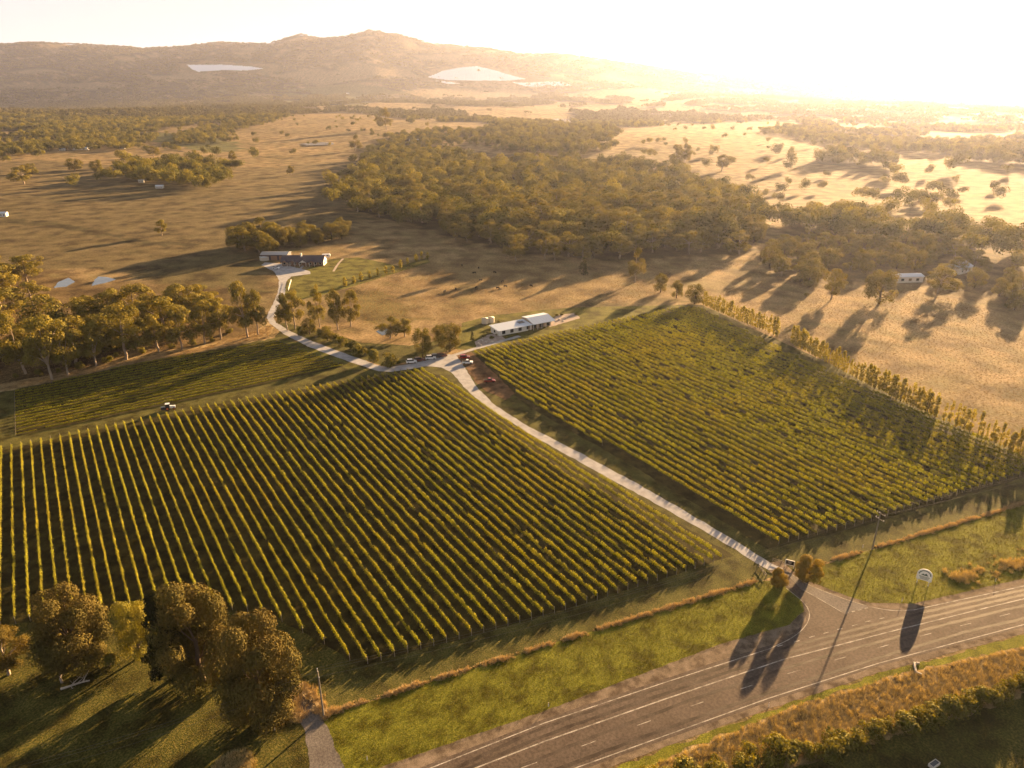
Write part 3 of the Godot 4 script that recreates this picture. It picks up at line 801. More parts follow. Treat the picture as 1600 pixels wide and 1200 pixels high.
	var spots := [Vector2(3, -91.1), Vector2(13.9, -95.6), Vector2(24.6, -100.1), Vector2(35.6, -104.6), Vector2(46.3, -108.8), Vector2(57.1, -112.8), Vector2(68.1, -116.5), Vector2(78.7, -120), Vector2(89.5, -123.5), Vector2(100, -126.7), Vector2(110.6, -129.8), Vector2(121.4, -133)]
	for i in spots.size() - 1:
		var t: Vector2 = (spots[i + 1] - spots[i]).normalized()
		mark("lane_dash", [spots[i] - t * 1.5, spots[i] + t * 1.5], 0.16, "%s short white lane dash from the left on the highway" % nth(i + 1))
	spots = [Vector2(56.9, -120.2), Vector2(60.9, -121.5), Vector2(64.7, -122.9), Vector2(68.2, -124.1), Vector2(71.7, -125.3), Vector2(75.5, -126.5), Vector2(78.9, -127.7), Vector2(82.5, -128.7), Vector2(86.9, -130)]
	for i in spots.size() - 1:
		var t: Vector2 = (spots[i + 1] - spots[i]).normalized()
		mark("junction_dash", [spots[i] - t * 0.7, spots[i] + t * 0.7], 0.18, "%s white dash from the left across the junction mouth" % nth(i + 1))
	mark("centre_line", [Vector2(68.1, -139.2), Vector2(71.1, -135.3), Vector2(74.9, -130.2)], 0.15, "white centre line of the entrance road")
	spots = [Vector2(74.9, -130.2), Vector2(76.6, -130.8), Vector2(78.2, -131.3), Vector2(79.9, -131.8), Vector2(81.7, -132.5)]
	for i in 4:
		var a: Vector2 = spots[i]
		var b: Vector2 = spots[i + 1]
		mark("stop_dash", [a.lerp(b, 0.1), a.lerp(b, 0.6)], 0.25, "%s dash from the left of the give way line" % nth(i + 1))
	sheet("gravel_drive", [Vector2(67, -146.5), Vector2(62.8, -146), Vector2(60.8, -148.8), Vector2(57.3, -154.4), Vector2(44.5, -171.8), Vector2(29.1, -191.2), Vector2(10.7, -214.5), Vector2(-8.2, -240.7), Vector2(-18.3, -260.5), Vector2(-24.6, -276.8), Vector2(-29.6, -283.4), Vector2(-36.5, -284.9), Vector2(-42.8, -281.2), Vector2(-50.4, -278.3), Vector2(-55.3, -279), Vector2(-65.3, -286.4), Vector2(-78.6, -297.4), Vector2(-93.2, -310), Vector2(-108.1, -326.3), Vector2(-121, -344.3), Vector2(-126, -355), Vector2(-128.7, -372.3), Vector2(-133.7, -400.5), Vector2(-141.7, -429.7), Vector2(-151.7, -452.4), Vector2(-165.5, -470.1), Vector2(-165.4, -477.5), Vector2(-153.1, -473.8), Vector2(-136.5, -459.4), Vector2(-128.5, -452.4), Vector2(-126.7, -445.7), Vector2(-137, -439.2), Vector2(-136.5, -426.6), Vector2(-128.9, -397.8), Vector2(-124.5, -369.9), Vector2(-122, -353.9), Vector2(-118.4, -346.4), Vector2(-107.6, -332.1), Vector2(-93.8, -318), Vector2(-78.9, -304.8), Vector2(-65.8, -293.4), Vector2(-55.5, -284.9), Vector2(-50.8, -284.2), Vector2(-43.6, -287.2), Vector2(-36.5, -291.8), Vector2(-31.3, -295.8), Vector2(-27.7, -299.8), Vector2(-24.1, -296.6), Vector2(-19.9, -283.4), Vector2(-13.6, -261.2), Vector2(-6.7, -245.2), Vector2(4.9, -227.7), Vector2(20.8, -208.6), Vector2(38, -186.7), Vector2(52.2, -167), Vector2(60.7, -154.7), Vector2(64.5, -148.8)], 0.018, M.white_gravel, "pale gravel drive running from the junction to the homestead", "driveway", 2.0, 0.22)
	var g := Geo.new()
	ribbon(g, smooth_line([Vector2(-26.4, -297.4), Vector2(-15.9, -307.4), Vector2(-5.9, -316.1), Vector2(3.6, -324.4)], 1.0), 2.4, 0.022, 0.1)
	structure("footpath", g.mesh(M.white_gravel), "narrow pale path from the drive to the winery", "path")
	g = Geo.new()
	ribbon(g, smooth_line([Vector2(-136.7, -454.2), Vector2(-137.1, -464.7), Vector2(-137.7, -470.1)], 1.0), 1.6, 0.02, 0.05)
	structure("footpath", g.mesh(M.white_gravel), "short pale path to the homestead door", "path")
	g = Geo.new()
	ribbon(g, smooth_line([Vector2(-113.8, -452.4), Vector2(-115.3, -471.9), Vector2(-115.6, -489.1)], 1.0), 1.4, 0.016, 0.2)
	structure("footpath", g.mesh(M.terrace_gravel), "thin pale track across the homestead lawn", "path")
	sheet("farm_track", [Vector2(-43.9, -108.4), Vector2(-41.3, -109.1), Vector2(-36.5, -103.1), Vector2(-32.4, -95.8), Vector2(-26.9, -86.8), Vector2(-33.3, -85.6), Vector2(-37.7, -97.2), Vector2(-41.4, -103.8)], 0.014, M.old_asphalt, "dark worn farm track beside the power pole", "track", 1.0, 0.25)
	sheet("terrace", [Vector2(17.7, -346.4), Vector2(23.8, -358.4), Vector2(33.4, -361.8), Vector2(34.6, -352.8), Vector2(25.5, -344.3), Vector2(18.2, -338.1)], 0.014, M.terrace_gravel, "pinkish gravel terrace at the right end of the winery", "terrace", 1.5, 0.3)
	sheet("terrace", [Vector2(-15.9, -308.2), Vector2(-17.2, -316.1), Vector2(-12.2, -325.4), Vector2(-6.8, -330.2), Vector2(-3, -319.8), Vector2(-8.8, -312.6)], 0.014, M.terrace_gravel, "pale garden terrace at the left end of the winery", "terrace", 1.5, 0.3)
	# far side of the highway
	sheet("roadside_bank", [Vector2(10.8, -87.8), Vector2(48.8, -103.1), Vector2(74.1, -112.3), Vector2(110.8, -123.5), Vector2(167.7, -140.6), Vector2(163.1, -135.5), Vector2(108.5, -120), Vector2(82.1, -113.5), Vector2(55.4, -104.6), Vector2(28.4, -93.1), Vector2(17.4, -87.4)], 0.008, M.verge_grass, "green grass edge on the far side of the highway", "grass verge", 1.5, 0.5)
	sheet("roadside_bank", [Vector2(15.1, -86.2), Vector2(28.4, -92.9), Vector2(55.2, -104.3), Vector2(81.9, -113.1), Vector2(108.3, -119.6), Vector2(162.7, -135), Vector2(150.9, -121.9), Vector2(100, -107), Vector2(73, -98.2), Vector2(50.4, -91.2), Vector2(27.4, -83.1)], 0.006, M.straw, "bank of tall dry golden grass beside the highway", "grass verge", 1.5, 0.8)
	sheet("lower_field", [Vector2(20.8, -81.3), Vector2(50.5, -91.4), Vector2(73.2, -98.5), Vector2(100.2, -107.3), Vector2(151.3, -122.3), Vector2(103.3, -69.1), Vector2(18.8, -69.1)], 0.004, M.yard_grass, "dark green field in the lower right corner", "field", 2.0, 0.6)
	# water
	for w in [[[Vector2(-248.8, -416.1), Vector2(-254.6, -431.2), Vector2(-256.8, -439.2), Vector2(-250.1, -437.5), Vector2(-241.7, -431.2), Vector2(-243.9, -423.5)], "still farm dam shaped like a wedge beside the left grove"], [[Vector2(-268.1, -411.7), Vector2(-273.8, -426.6), Vector2(-272.9, -435.9), Vector2(-263.7, -426.6), Vector2(-262.3, -414.6)], "small farm dam seen through the left grove"], [[Vector2(122.8, -2628.8), Vector2(156.3, -2841.8), Vector2(222.7, -2843.1), Vector2(219.4, -2656.3), Vector2(161.2, -2412.6)], "bright distant dam in the middle of the far paddocks"], [[Vector2(-438.7, -1576.1), Vector2(-408.5, -1616), Vector2(-374.5, -1598), Vector2(-364.5, -1542.4), Vector2(-410.6, -1519.2)], "thin distant dam below the sunlit paddock"], [[Vector2(-65.4, -331.1), Vector2(-62.7, -337.1), Vector2(-57.4, -335.1), Vector2(-57.6, -328.2), Vector2(-61.4, -325.4)], "small pond under the trees below the drive"]]:
		var pts := []
		var low := 1e9
		for q in w[0]:
			low = minf(low, land(q.x, q.y))
		g = Geo.new()
		var poly := rough_edge(w[0], 3.0, 0.4)
		var high := -1e9
		for q in poly:
			high = maxf(high, land(q.x, q.y))
		up_sheet(g, poly, high + 0.03)
		structure("dam_water", g.mesh(M.water), w[1], "dam")


# ---------------------------------------------------------------- vineyard
func vine_shape(seed_: int, thick: float, rich: int) -> ArrayMesh:
	rng.seed = seed_
	var g := Geo.new()
	for x in [-0.75, 0.75]:
		g.tube(Vector3(x, -0.05, 0), Vector3(x + 0.05, 0.95, 0.03), 0.05, 0.035, 4, Color(0.08, 0.055, 0.03))
	var clump := []
	for k in 9:
		clump.append([rng.randf_range(-1.5, 1.5), rng.randf_range(0.6, 1.25), rng.randf_range(0.7, 1.25), rng.randf_range(0.85, 1.2)])
	for k in rich:
		var x := rng.randf_range(-1.6, 1.6)
		var tall := 0.0
		var wide := 0.55
		var tone := 0.9
		for cl in clump:
			var near := exp(-pow((x - cl[0]) / 0.28, 2.0))
			tall = maxf(tall, near * cl[1])
			wide = maxf(wide, near * cl[2])
			tone = lerpf(tone, cl[3], near)
		var y := 0.8 + pow(rng.randf(), 0.7) * (0.5 + 0.72 * tall)
		var z := rng.randfn() * 0.25 * thick * wide * (1.15 - 0.35 * (y - 0.8))
		var col := Color(0.15, 0.165, 0.02).lerp(Color(0.29, 0.26, 0.034), rng.randf()) * rng.randf_range(0.75, 1.2) * tone
		leaf(g, Vector3(x, y, z), Vector3(0, 0.5, signf(z)), rng.randf_range(0.2, 0.36), col, 0.85)
	for k in 8:      # long shoots that stick out
		var x := rng.randf_range(-1.5, 1.5)
		var lean := Vector3(rng.randf_range(-0.3, 0.3), rng.randf_range(0.3, 0.6), rng.randf_range(-0.35, 0.35))
		for j in 6:
			leaf(g, Vector3(x, 1.8, 0) + lean * (j / 5.0), lean, 0.17, Color(0.3, 0.27, 0.04), 0.8)
	return g.mesh(M.vine_leaves)

func post_shape() -> ArrayMesh:
	var g := Geo.new()
	g.tube(Vector3(0, -0.1, 0), Vector3(0, 1.9, 0), 0.075, 0.07, 6, Color.WHITE, true)
	return g.mesh(M.grey_timber)

func block(poly: Array, angle: float, gap: float, words: String, from: String, group: String, seed_: int, thick: float, start := 0.0, flip := false, tall := 1.0) -> void:
	rng.seed = seed_
	var ang := deg_to_rad(angle)
	var dir := Vector2(sin(ang), -cos(ang))
	var side := Vector2(-dir.y, dir.x)
	var p := PackedVector2Array(poly)
	var lo := 1e9
	var hi := -1e9
	for q in p:
		lo = minf(lo, q.dot(side))
		hi = maxf(hi, q.dot(side))
	var rows := []
	var s := lo + gap * (0.5 + start)
	while s < hi:
		var cuts := []
		for i in p.size():
			var a := p[i]
			var b := p[(i + 1) % p.size()]
			var da := a.dot(side) - s
			var db := b.dot(side) - s
			if da * db < 0.0:
				cuts.append(a.lerp(b, da / (da - db)).dot(dir))
		cuts.sort()
		if cuts.size() >= 2 and cuts[-1] - cuts[0] > 6.0:
			rows.append([s, cuts[0], cuts[-1]])
		s += gap
	if flip:
		rows.reverse()
	for i in rows.size():
		var r: Array = rows[i]
		var a: Vector2 = side * r[0] + dir * r[1]
		var b: Vector2 = side * r[0] + dir * r[2]
		var t := thing("vine_row", Vector3(a.x, 0.01, a.y), 0, "%s trellised vine row counted from %s in the %s" % [nth(i + 1), from, words], "vine row", group)
		var length := a.distance_to(b)
		var places := []
		var tints := []
		var k := int(length / 2.9)
		var row_turn := atan2(-dir.y, dir.x)
		for j in k:
			if rng.randf() < 0.0015:
				continue
			var at := dir * (2.9 * (j + 0.5) * length / (k * 2.9)) + side * rng.randf_range(-0.06, 0.06)
			var basis := Basis(Vector3.UP, row_turn + (PI if rng.randf() < 0.5 else 0.0))
			basis = basis.scaled(Vector3(1, (rng.randf_range(0.78, 1.08) if rng.randf() > 0.04 else 0.55) * tall, 1)) * Basis.from_scale(Vector3(1, 1, rng.randf_range(0.8, 1.2) * thick))
			places.append(Transform3D(basis, Vector3(at.x, 0, at.y)))
			var warm := clampf(paddock_noise.get_noise_2d((a.x + at.x) * 3.0, (a.y + at.y) * 3.0) * 0.9 + 0.25, 0, 1)
			tints.append(Color(1, 1, 1).lerp(Color(1.3, 1.1, 0.95), warm * rng.randf_range(0.5, 1.0)) * rng.randf_range(0.85, 1.1))
		var mm := MultiMesh.new()
		mm.transform_format = MultiMesh.TRANSFORM_3D
		mm.use_colors = true
		mm.mesh = shapes.vine[rng.randi() % shapes.vine.size()]
		mm.instance_count = places.size()
		for j in places.size():
			mm.set_instance_transform(j, places[j])
			mm.set_instance_color(j, tints[j])
		var fo := MultiMeshInstance3D.new()
		fo.name = "foliage"
		fo.multimesh = mm
		t.add_child(fo)
		fo.set_meta("kind", "stuff")
		for e in [-0.3, length + 0.3]:
			var po := part("end_post", shapes.post, t)
			po.position = Vector3(dir.x * e, 0, dir.y * e)
			po.scale = Vector3(1, tall, 1)
			po.rotation = Vector3(dir.y * signf(e - 1.0) * -0.06, 0, dir.x * signf(e - 1.0) * 0.06)

func make_vineyard() -> void:
	shapes.vine = []
	for i in 5:
		shapes.vine.append(vine_shape(300 + i, 1.0, 230))
	shapes.post = post_shape()
	block([Vector2(-175.6, -200.9), Vector2(-166.3, -208.2), Vector2(-110.8, -242.4), Vector2(-66.3, -265.8), Vector2(-38.6, -279.7), Vector2(-27.8, -269.2), Vector2(-10.5, -240.7), Vector2(54.9, -151.4), Vector2(9.7, -130.7), Vector2(-31.7, -114.5), Vector2(-37.5, -119.3), Vector2(-55.2, -130.4), Vector2(-79.6, -134.4), Vector2(-100.4, -129.6), Vector2(-112.7, -126.5), Vector2(-120.8, -123.9)], -33.0, 2.75, "large left vineyard block", "the gravel drive", "vine rows of the large left block", 50, 0.72, 0.0, true)
	block([Vector2(-192.5, -257.4), Vector2(-159.2, -287.2), Vector2(-109.6, -316.1), Vector2(-71.7, -284.9), Vector2(-168.2, -219.8)], 56.0, 2.9, "small upper left vineyard block", "the headland track", "vine rows of the small block", 51, 0.6, 0.0, false, 0.55)
	block([Vector2(-17, -299.8), Vector2(15.1, -322.6), Vector2(32.6, -334.1), Vector2(88.2, -368.7), Vector2(98.4, -368.7), Vector2(124.3, -291.8), Vector2(146.3, -237.9), Vector2(162.6, -202.6), Vector2(164.5, -196.4), Vector2(156.2, -192.8), Vector2(91.5, -165.1), Vector2(66.1, -156.1), Vector2(39.8, -197.6), Vector2(4.8, -247.6)], -33.0, 3.0, "right vineyard block", "the gravel drive", "vine rows of the right block", 52, 0.6, 0.0, false)


# ---------------------------------------------------------------- trees
var kept := []      # spots where a tree already stands

func free_spot(p: Vector2, apart: float) -> bool:
	for q in kept:
		if p.distance_squared_to(q) < apart * apart:
			return false
	return true

func grove(poly: Array, apart: float, most: int, tall: Vector2, kinds: Array, words: String, group: String) -> void:
	var p := PackedVector2Array(poly)
	var box := Rect2(p[0], Vector2.ZERO)
	for q in p:
		box = box.expand(q)
	var spots := []
	for i in most * 60:
		if spots.size() >= most:
			break
		var q := box.position + Vector2(rng.randf(), rng.randf()) * box.size
		if inside(q, p) and free_spot(q, apart):
			kept.append(q)
			spots.append(q)
	# told apart by rank from front to back, and by place from left to right in the rank
	spots.sort_custom(func(a, b): return a.y > b.y)
	var ranks := maxi(1, roundi(spots.size() / 12.0))
	for r in ranks:
		var row := spots.slice(spots.size() * r / ranks, spots.size() * (r + 1) / ranks)
		row.sort_custom(func(a, b): return a.x / a.y > b.x / b.y)
		for i in row.size():
			var hh := rng.randf_range(tall.x, tall.y)
			var kind: String = kinds[rng.randi() % kinds.size()]
			var label := "%s from the left" % nth(i + 1)
			if ranks > 1:
				label += " in the %s rank" % ["front", "second", "third", "fourth", "fifth", "sixth", "seventh", "eighth", "ninth"][mini(r, 8)]
			plant("gum_tree", kind, [row[i].x, row[i].y, hh, hh * rng.randf_range(1.0, 1.3)], SIZE[kind], words % label, "tree", group)

func single(called: String, kind: String, spot: Array, label: String, category := "tree", group := "") -> Node3D:
	kept.append(Vector2(spot[0], spot[1]))
	return plant(called, kind, spot, SIZE[kind], label, category, group)

func make_trees() -> void:
	rng.seed = 60
	# foreground, lower left
	single("gum_tree", "round_near", [-89.2, -114.5, 19, 15.5], "broad brown green gum tree in the lower left, left of the pale green tree")
	single("broadleaf_tree", "pale_near", [-77.3, -117, 15.1, 9.1], "pale yellow green rounded tree between two larger gums in the foreground")
	single("gum_tree", "round_near", [-61.7, -110.7, 25, 16.4], "tallest foreground tree, a broad brown gum rising over the vine rows")
	single("conifer_tree", "conifer_near", [-68, -111.1, 20.9, 10], "nearly black conifer tucked against the tallest foreground gum")
	single("gum_tree", "round_near", [-46.7, -101.3, 23.5, 16.1], "dense dark rounded tree at the head of the farm track")
	single("gum_tree", "gum_near", [-101.5, -112.1, 11.1, 10.1], "small golden gum cut by the left edge of the picture")
	single("shrub", "bush", [-57.5, -109.1, 6.5, 4.3], "small yellow green shrub between the two big foreground trees", "shrub")
	single("shrub", "bush", [-43.7, -102.8, 3.5, 3.6], "low shrub at the foot of the dense foreground tree", "shrub")
	single("shrub", "bush", [-82.4, -114.5, 3.7, 4.5], "dark shrub under the broad gum in the lower left", "shrub")
	# along the drive
	single("broadleaf_tree", "golden_near", [70.8, -141.5, 7, 7.1], "golden round tree beside the entrance sign at the junction")
	single("broadleaf_tree", "golden_near", [62.8, -139.2, 5.1, 4.4], "small round tree on the verge corner left of the junction")
	for a in [[[-108.9, -333.1, 19.4, 10.5], "leftmost of the slender gums beside the curving drive"], [[-105.7, -335.1, 19.8, 11.2], "second slender gum beside the curving drive"], [[-94.3, -338.1, 21.6, 8.2], "thin leaning gum between the slender pairs by the drive"], [[-84.6, -334.1, 21.4, 10], "tall gum with a bare dark trunk right of the drive"], [[-79.4, -339.1, 18.8, 10.1], "rightmost of the tall bare trunked gums by the drive"], [[-124.5, -322.6, 27.4, 13.3], "large gum at the right end of the left grove by the drive bend"], [[-120.6, -326.3, 23.4, 11], "gum at the drive bend nearest to the gravel"], [[-57, -320.7, 10.9, 12], "spreading gum over the small pond, left one"], [[-50.5, -323.5, 9.5, 9.7], "spreading gum right of the small pond"]]:
		single("gum_tree", "gum_mid", a[0], a[1])
	for a in [[[-38.9, -295.8, 13.5, 9.5], "orange brown tree above the left parked cars"], [[-27.7, -303.1, 13.7, 12], "large orange brown tree at the drive fork"], [[-33.4, -312.6, 9.2, 7.6], "smaller tree behind the large orange one at the drive fork"], [[-96.5, -327.3, 7.6, 8.6], "dark rounded bush tree under the slender gums"], [[-85.7, -318, 7.2, 8.3], "second dark rounded bush tree below the slender gums"]]:
		single("broadleaf_tree", "round_mid", a[0], a[1])
	var bushes := [[-77.9, -310.8, 4.9, 5.8], [-72.7, -306.5, 4.6, 4.9], [-67.4, -297.4, 6.5, 7.3], [-58.9, -290.2, 7.3, 7.7], [-51.6, -284.2, 7.2, 7.6], [-100.2, -326.3, 4.8, 5.5], [-91.1, -325.4, 3.8, 4.9], [-81.7, -317.1, 4.4, 5]]
	for i in bushes.size():
		single("shrub", "bush", bushes[i], "%s bush in the line along the upper side of the drive" % nth(i + 1), "shrub", "bushes along the drive")
	single("conifer_tree", "conifer_mid", [-18.4, -317.1, 4.7, 2.4], "tiny conifer at the left end of the winery garden")
	var lines := [Vector2(-98.4, -414.6), Vector2(-94.6, -422), Vector2(-91.5, -428.1), Vector2(-87.3, -434.4), Vector2(-83.6, -440.8), Vector2(-79.3, -445.7), Vector2(-75.3, -449.1), Vector2(-72.2, -461.1), Vector2(-69.1, -471.9), Vector2(-64.5, -479.4), Vector2(-61.5, -487.1), Vector2(-57.8, -489.1)]
	for i in lines.size():
		var q: Vector2 = lines[i]
		single("sapling", "poplar", [q.x, q.y, rng.randf_range(3.5, 6.0), rng.randf_range(2.0, 3.2)], "%s sapling from the left in the curved row by the homestead lawn" % nth(i + 1), "sapling", "saplings by the homestead lawn")
	# open paddocks
	for a in [["gum_mid", [-276, -570.5, 12.5, 11.1], "lone dark tree in the dull paddock above the left grove"], ["gum_mid", [2.6, -481.3, 17.6, 15.5], "pale trunked gum standing forward of the dense wood, left one"], ["gum_mid", [22.3, -489.1, 18.3, 14], "gum with a bare trunk at the front edge of the dense wood"], ["gum_mid", [28.9, -481.3, 18.1, 12.9], "gum just right of the bare trunked one at the wood edge"], ["conifer_mid", [44.4, -442.4, 11.3, 6.8], "dark narrow tree alone in the straw paddock"], ["gum_mid", [74, -425, 20.1, 11.2], "tall upright gum alone above the right vineyard block"], ["round_mid", [85, -401.9, 11.2, 9.9], "leftmost of three dark round trees at the top of the right block"], ["round_mid", [91.6, -389.8, 10.2, 8.6], "middle of three dark round trees at the top of the right block"], ["round_mid", [99, -378.4, 12.1, 11.8], "rightmost of three dark round trees at the top of the right block"], ["gum_mid", [176.5, -387.2, 17.6, 13.5], "ragged gum with forked trunk casting a shadow in the right paddock"], ["round_mid", [198.9, -378.4, 19.4, 20.1], "big round tree left of the white roofed shed in the right paddock"], ["gum_mid", [242.2, -399.1, 16.6, 18.2], "spreading tree right of the white roofed shed"], ["round_mid", [165.5, -393.8, 1.9, 3.2], "tiny bush in the right paddock"], ["gum_mid", [-296.5, -1002.5, 14.1, 12], "lone small tree on the middle of the left slope"], ["gum_mid", [-449.7, -1208.7, 19.6, 17.5], "lone tree right of the green strip on the left hill"], ["gum_mid", [-583.3, -889, 22.1, 26], "pale rounded tree near the left edge of the far paddock"], ["round_mid", [-647.8, -1008.5, 14.1, 20.7], "dark tree behind the pale one near the left edge"], ["round_mid", [-572.3, -1031.9, 17.8, 19.4], "round dark tree in the middle of the left paddock"], ["round_mid", [-620.2, -1063.9, 16.6, 27.3], "brown scrubby tree left of the round one in the left paddock"], ["gum_mid", [-294.4, -1419.6, 27.3, 24], "lone gum on the sunlit paddock above the wood"], ["gum_mid", [-610, -1282.7, 18.7, 24], "tree below the far white cottage"], ["gum_mid", [-314.3, -1914.9, 53.9, 41.7], "tall gum on the skyline of the near sunlit paddock"], ["gum_mid", [240.5, -1104.6, 33.2, 22.6], "pale gum on the right far paddock, left of a pair"], ["gum_mid", [260.3, -1130.8, 33, 25.1], "pale gum on the right far paddock, right of a pair"], ["gum_mid", [298.3, -1066.4, 24.4, 27.4], "golden gum above the dense wood on the right"]]:
		single("gum_tree" if a[0] != "conifer_mid" else "conifer_tree", a[0], a[1], a[2])
	# left grove: the front edge one by one, then the rest
	var front := [[-200.2, -276.1, 25.2, 15.8], [-185.7, -269.8, 28.2, 16.5], [-181.8, -274.7, 24.1, 13.1], [-167, -292.6, 25.2, 17.2], [-157.6, -303.1, 18.1, 13.1], [-148.4, -305.7, 20.8, 14.4], [-141.1, -313.5, 20.4, 14.1], [-136.1, -319.8, 19.2, 12], [-175.9, -284.9, 20.3, 11.9]]
	for i in front.size():
		single("gum_tree", "gum_mid", front[i], "%s gum tree along the front edge of the left grove" % ["leftmost pale limbed", "tall white trunked", "broad third", "large spreading fifth", "sixth", "seventh", "eighth", "ninth, rightmost", "small fourth"][i])
	grove([Vector2(-367.7, -442.4), Vector2(-319.7, -442.4), Vector2(-293.9, -426.6), Vector2(-239.5, -360.6), Vector2(-195.2, -351.7), Vector2(-184.5, -364), Vector2(-159.9, -369.9), Vector2(-139.2, -349.6), Vector2(-140.5, -327.3), Vector2(-166.7, -302.3), Vector2(-185.5, -282.7), Vector2(-210.3, -275.4), Vector2(-234.1, -265.1)], 9.0, 46, Vector2(14, 20), ["gum_mid", "gum_mid", "gum_mid", "round_mid"], "golden topped gum inside the left grove, %s", "gums inside the left grove")
	var under := [Vector2(-201.5, -271.9), Vector2(-193.3, -273.3), Vector2(-187.4, -277.6), Vector2(-181.1, -281.9), Vector2(-172.9, -289.5), Vector2(-172.8, -295.8), Vector2(-163.9, -300.6), Vector2(-153.4, -306.5), Vector2(-145.9, -310.8), Vector2(-139, -317.1), Vector2(-217, -294.2), Vector2(-203.1, -294.2), Vector2(-190.3, -306.5), Vector2(-168.4, -315.3), Vector2(-156.5, -329.2), Vector2(-135.1, -329.2)]
	for i in under.size():
		var q: Vector2 = under[i]
		var hh := rng.randf_range(2.0, 4.2)
		single("shrub", "bush", [q.x, q.y, hh, hh * rng.randf_range(1.0, 1.6)], "%s understorey bush under the left grove, counted along its edge" % nth(i + 1), "shrub", "bushes under the left grove")
	# behind the homestead
	grove([Vector2(-199.9, -511.6), Vector2(-205.5, -540.8), Vector2(-179.1, -545.6), Vector2(-167.9, -527), Vector2(-171.4, -505.3), Vector2(-184.4, -497)], 7.0, 10, Vector2(13, 18), ["gum_mid", "round_mid"], "golden gum behind the homestead shed, %s", "gums behind the homestead")
	grove([Vector2(-166.5, -522.5), Vector2(-165.1, -565.5), Vector2(-134.7, -587), Vector2(-123.1, -560.4), Vector2(-150, -527)], 8.0, 12, Vector2(9, 14), ["round_mid"], "dark tree in the belt behind the homestead, %s", "dark belt behind the homestead")
	# the dense wood: its front edge first, because it shows largest
	grove([Vector2(-49.6, -560.5), Vector2(0, -501.1), Vector2(42.5, -473.8), Vector2(88.2, -493), Vector2(135.3, -505.3), Vector2(172.4, -501.1), Vector2(180.5, -527), Vector2(142.9, -536.1), Vector2(93.8, -527), Vector2(45.5, -509.5), Vector2(0, -540.8), Vector2(-59.7, -617.5)], 10.0, 30, Vector2(13, 18), ["gum_mid"], "golden lit gum on the dense wood edge, %s", "front edge of the dense wood")
	grove([Vector2(-183.5, -832.3), Vector2(-144.8, -837.6), Vector2(-68.8, -792.7), Vector2(13.1, -750.8), Vector2(132.5, -761.5), Vector2(224.4, -665.4), Vector2(180.5, -527), Vector2(142.9, -536.1), Vector2(93.8, -527), Vector2(45.5, -509.5), Vector2(0, -540.8), Vector2(-59.7, -617.5), Vector2(-106.6, -639.5), Vector2(-141.4, -673.7)], 12.0, 100, Vector2(17, 24), ["gum_mid", "gum_mid", "round_mid"], "gum inside the dense wood, %s", "inside of the dense wood")
	grove([Vector2(166.1, -481.3), Vector2(218.4, -560.6), Vector2(275.2, -576.7), Vector2(306, -529.2), Vector2(309.3, -426.6), Vector2(264.6, -358.4), Vector2(266, -384.7), Vector2(270.7, -426.6), Vector2(252, -450.7), Vector2(210.4, -439.2), Vector2(173.1, -408.9), Vector2(162.4, -426.6)], 8.0, 66, Vector2(9, 14), ["gum_mid", "round_mid", "round_mid"], "golden hazed tree in the right wood, %s", "wood on the right")
	# poplars along the right block, going on beyond the frame
	var edge := smooth_line([Vector2(102.9, -375.9), Vector2(113.6, -350.7), Vector2(124.6, -325.4), Vector2(134, -291.8), Vector2(141.2, -264.5), Vector2(151.3, -233.5), Vector2(161, -210), Vector2(166.9, -195.6)], 1.8)
	for i in edge.size():
		if rng.randf() < 0.03 or (edge[i].distance_to(Vector2(127.43, -317.96)) < 5.0):
			continue
		var q := edge[i] + Vector2(rng.randf_range(-0.4, 0.4), rng.randf_range(-0.4, 0.4))
		var hh := rng.randf_range(6.0, 9.5)
		single("poplar_tree", "poplar", [q.x, q.y, hh, hh * rng.randf_range(0.2, 0.34)], "%s slender poplar from the far end of the row beside the right block" % nth(i + 1), "poplar tree", "poplars beside the right vineyard block")
	# far side of the highway: shrubs on the bank, and a tree outside the frame whose shadow crosses the road
	var bank := smooth_line([Vector2(16.9, -83.5), Vector2(27.1, -86.6), Vector2(38.8, -89.9), Vector2(50.9, -92.5), Vector2(59.7, -94.5), Vector2(72.5, -99.1), Vector2(90.1, -104.3), Vector2(100.5, -107.8), Vector2(116.8, -112.8)], 4.0)
	for i in bank.size():
		var q := bank[i] + Vector2(rng.randf_range(-1.0, 1.0), rng.randf_range(-1.0, 1.0))
		var hh := rng.randf_range(3.0, 5.4)
		single("shrub", "bush", [q.x, q.y, hh, hh * rng.randf_range(0.9, 1.4)], "%s rounded bush from the left in the hedge below the golden bank" % nth(i + 1), "shrub", "hedge below the highway bank")
	for a in [[[137.1, -142.5, 18.9, 13.9], "roadside tree nearest beyond the right edge, casting shade across the highway"], [[150.5, -148.8, 16.7, 12.7], "roadside tree farther beyond the right edge of the picture"], [[148.9, -168.2, 13.4, 10.5], "tree on the fence line beyond the right edge of the picture"]]:
		single("broadleaf_tree", "round_mid", a[0], a[1])


func far_tree(seed_: int, clumps_: int, spread: float, tall: float, leaves: int, s: float, base := Color(0.095, 0.092, 0.03), warm := Color(0.17, 0.145, 0.042)) -> ArrayMesh:
	rng.seed = seed_
	var clumps := []
	for i in clumps_:
		clumps.append([Vector3(rng.randf_range(-1, 1) * spread, tall * rng.randf_range(0.45, 0.85), rng.randf_range(-1, 1) * spread), tall * rng.randf_range(0.2, 0.34), 0.8])
	var m := crown(clumps, leaves, s, base, warm, 0.3, M.gum_leaves)
	return m

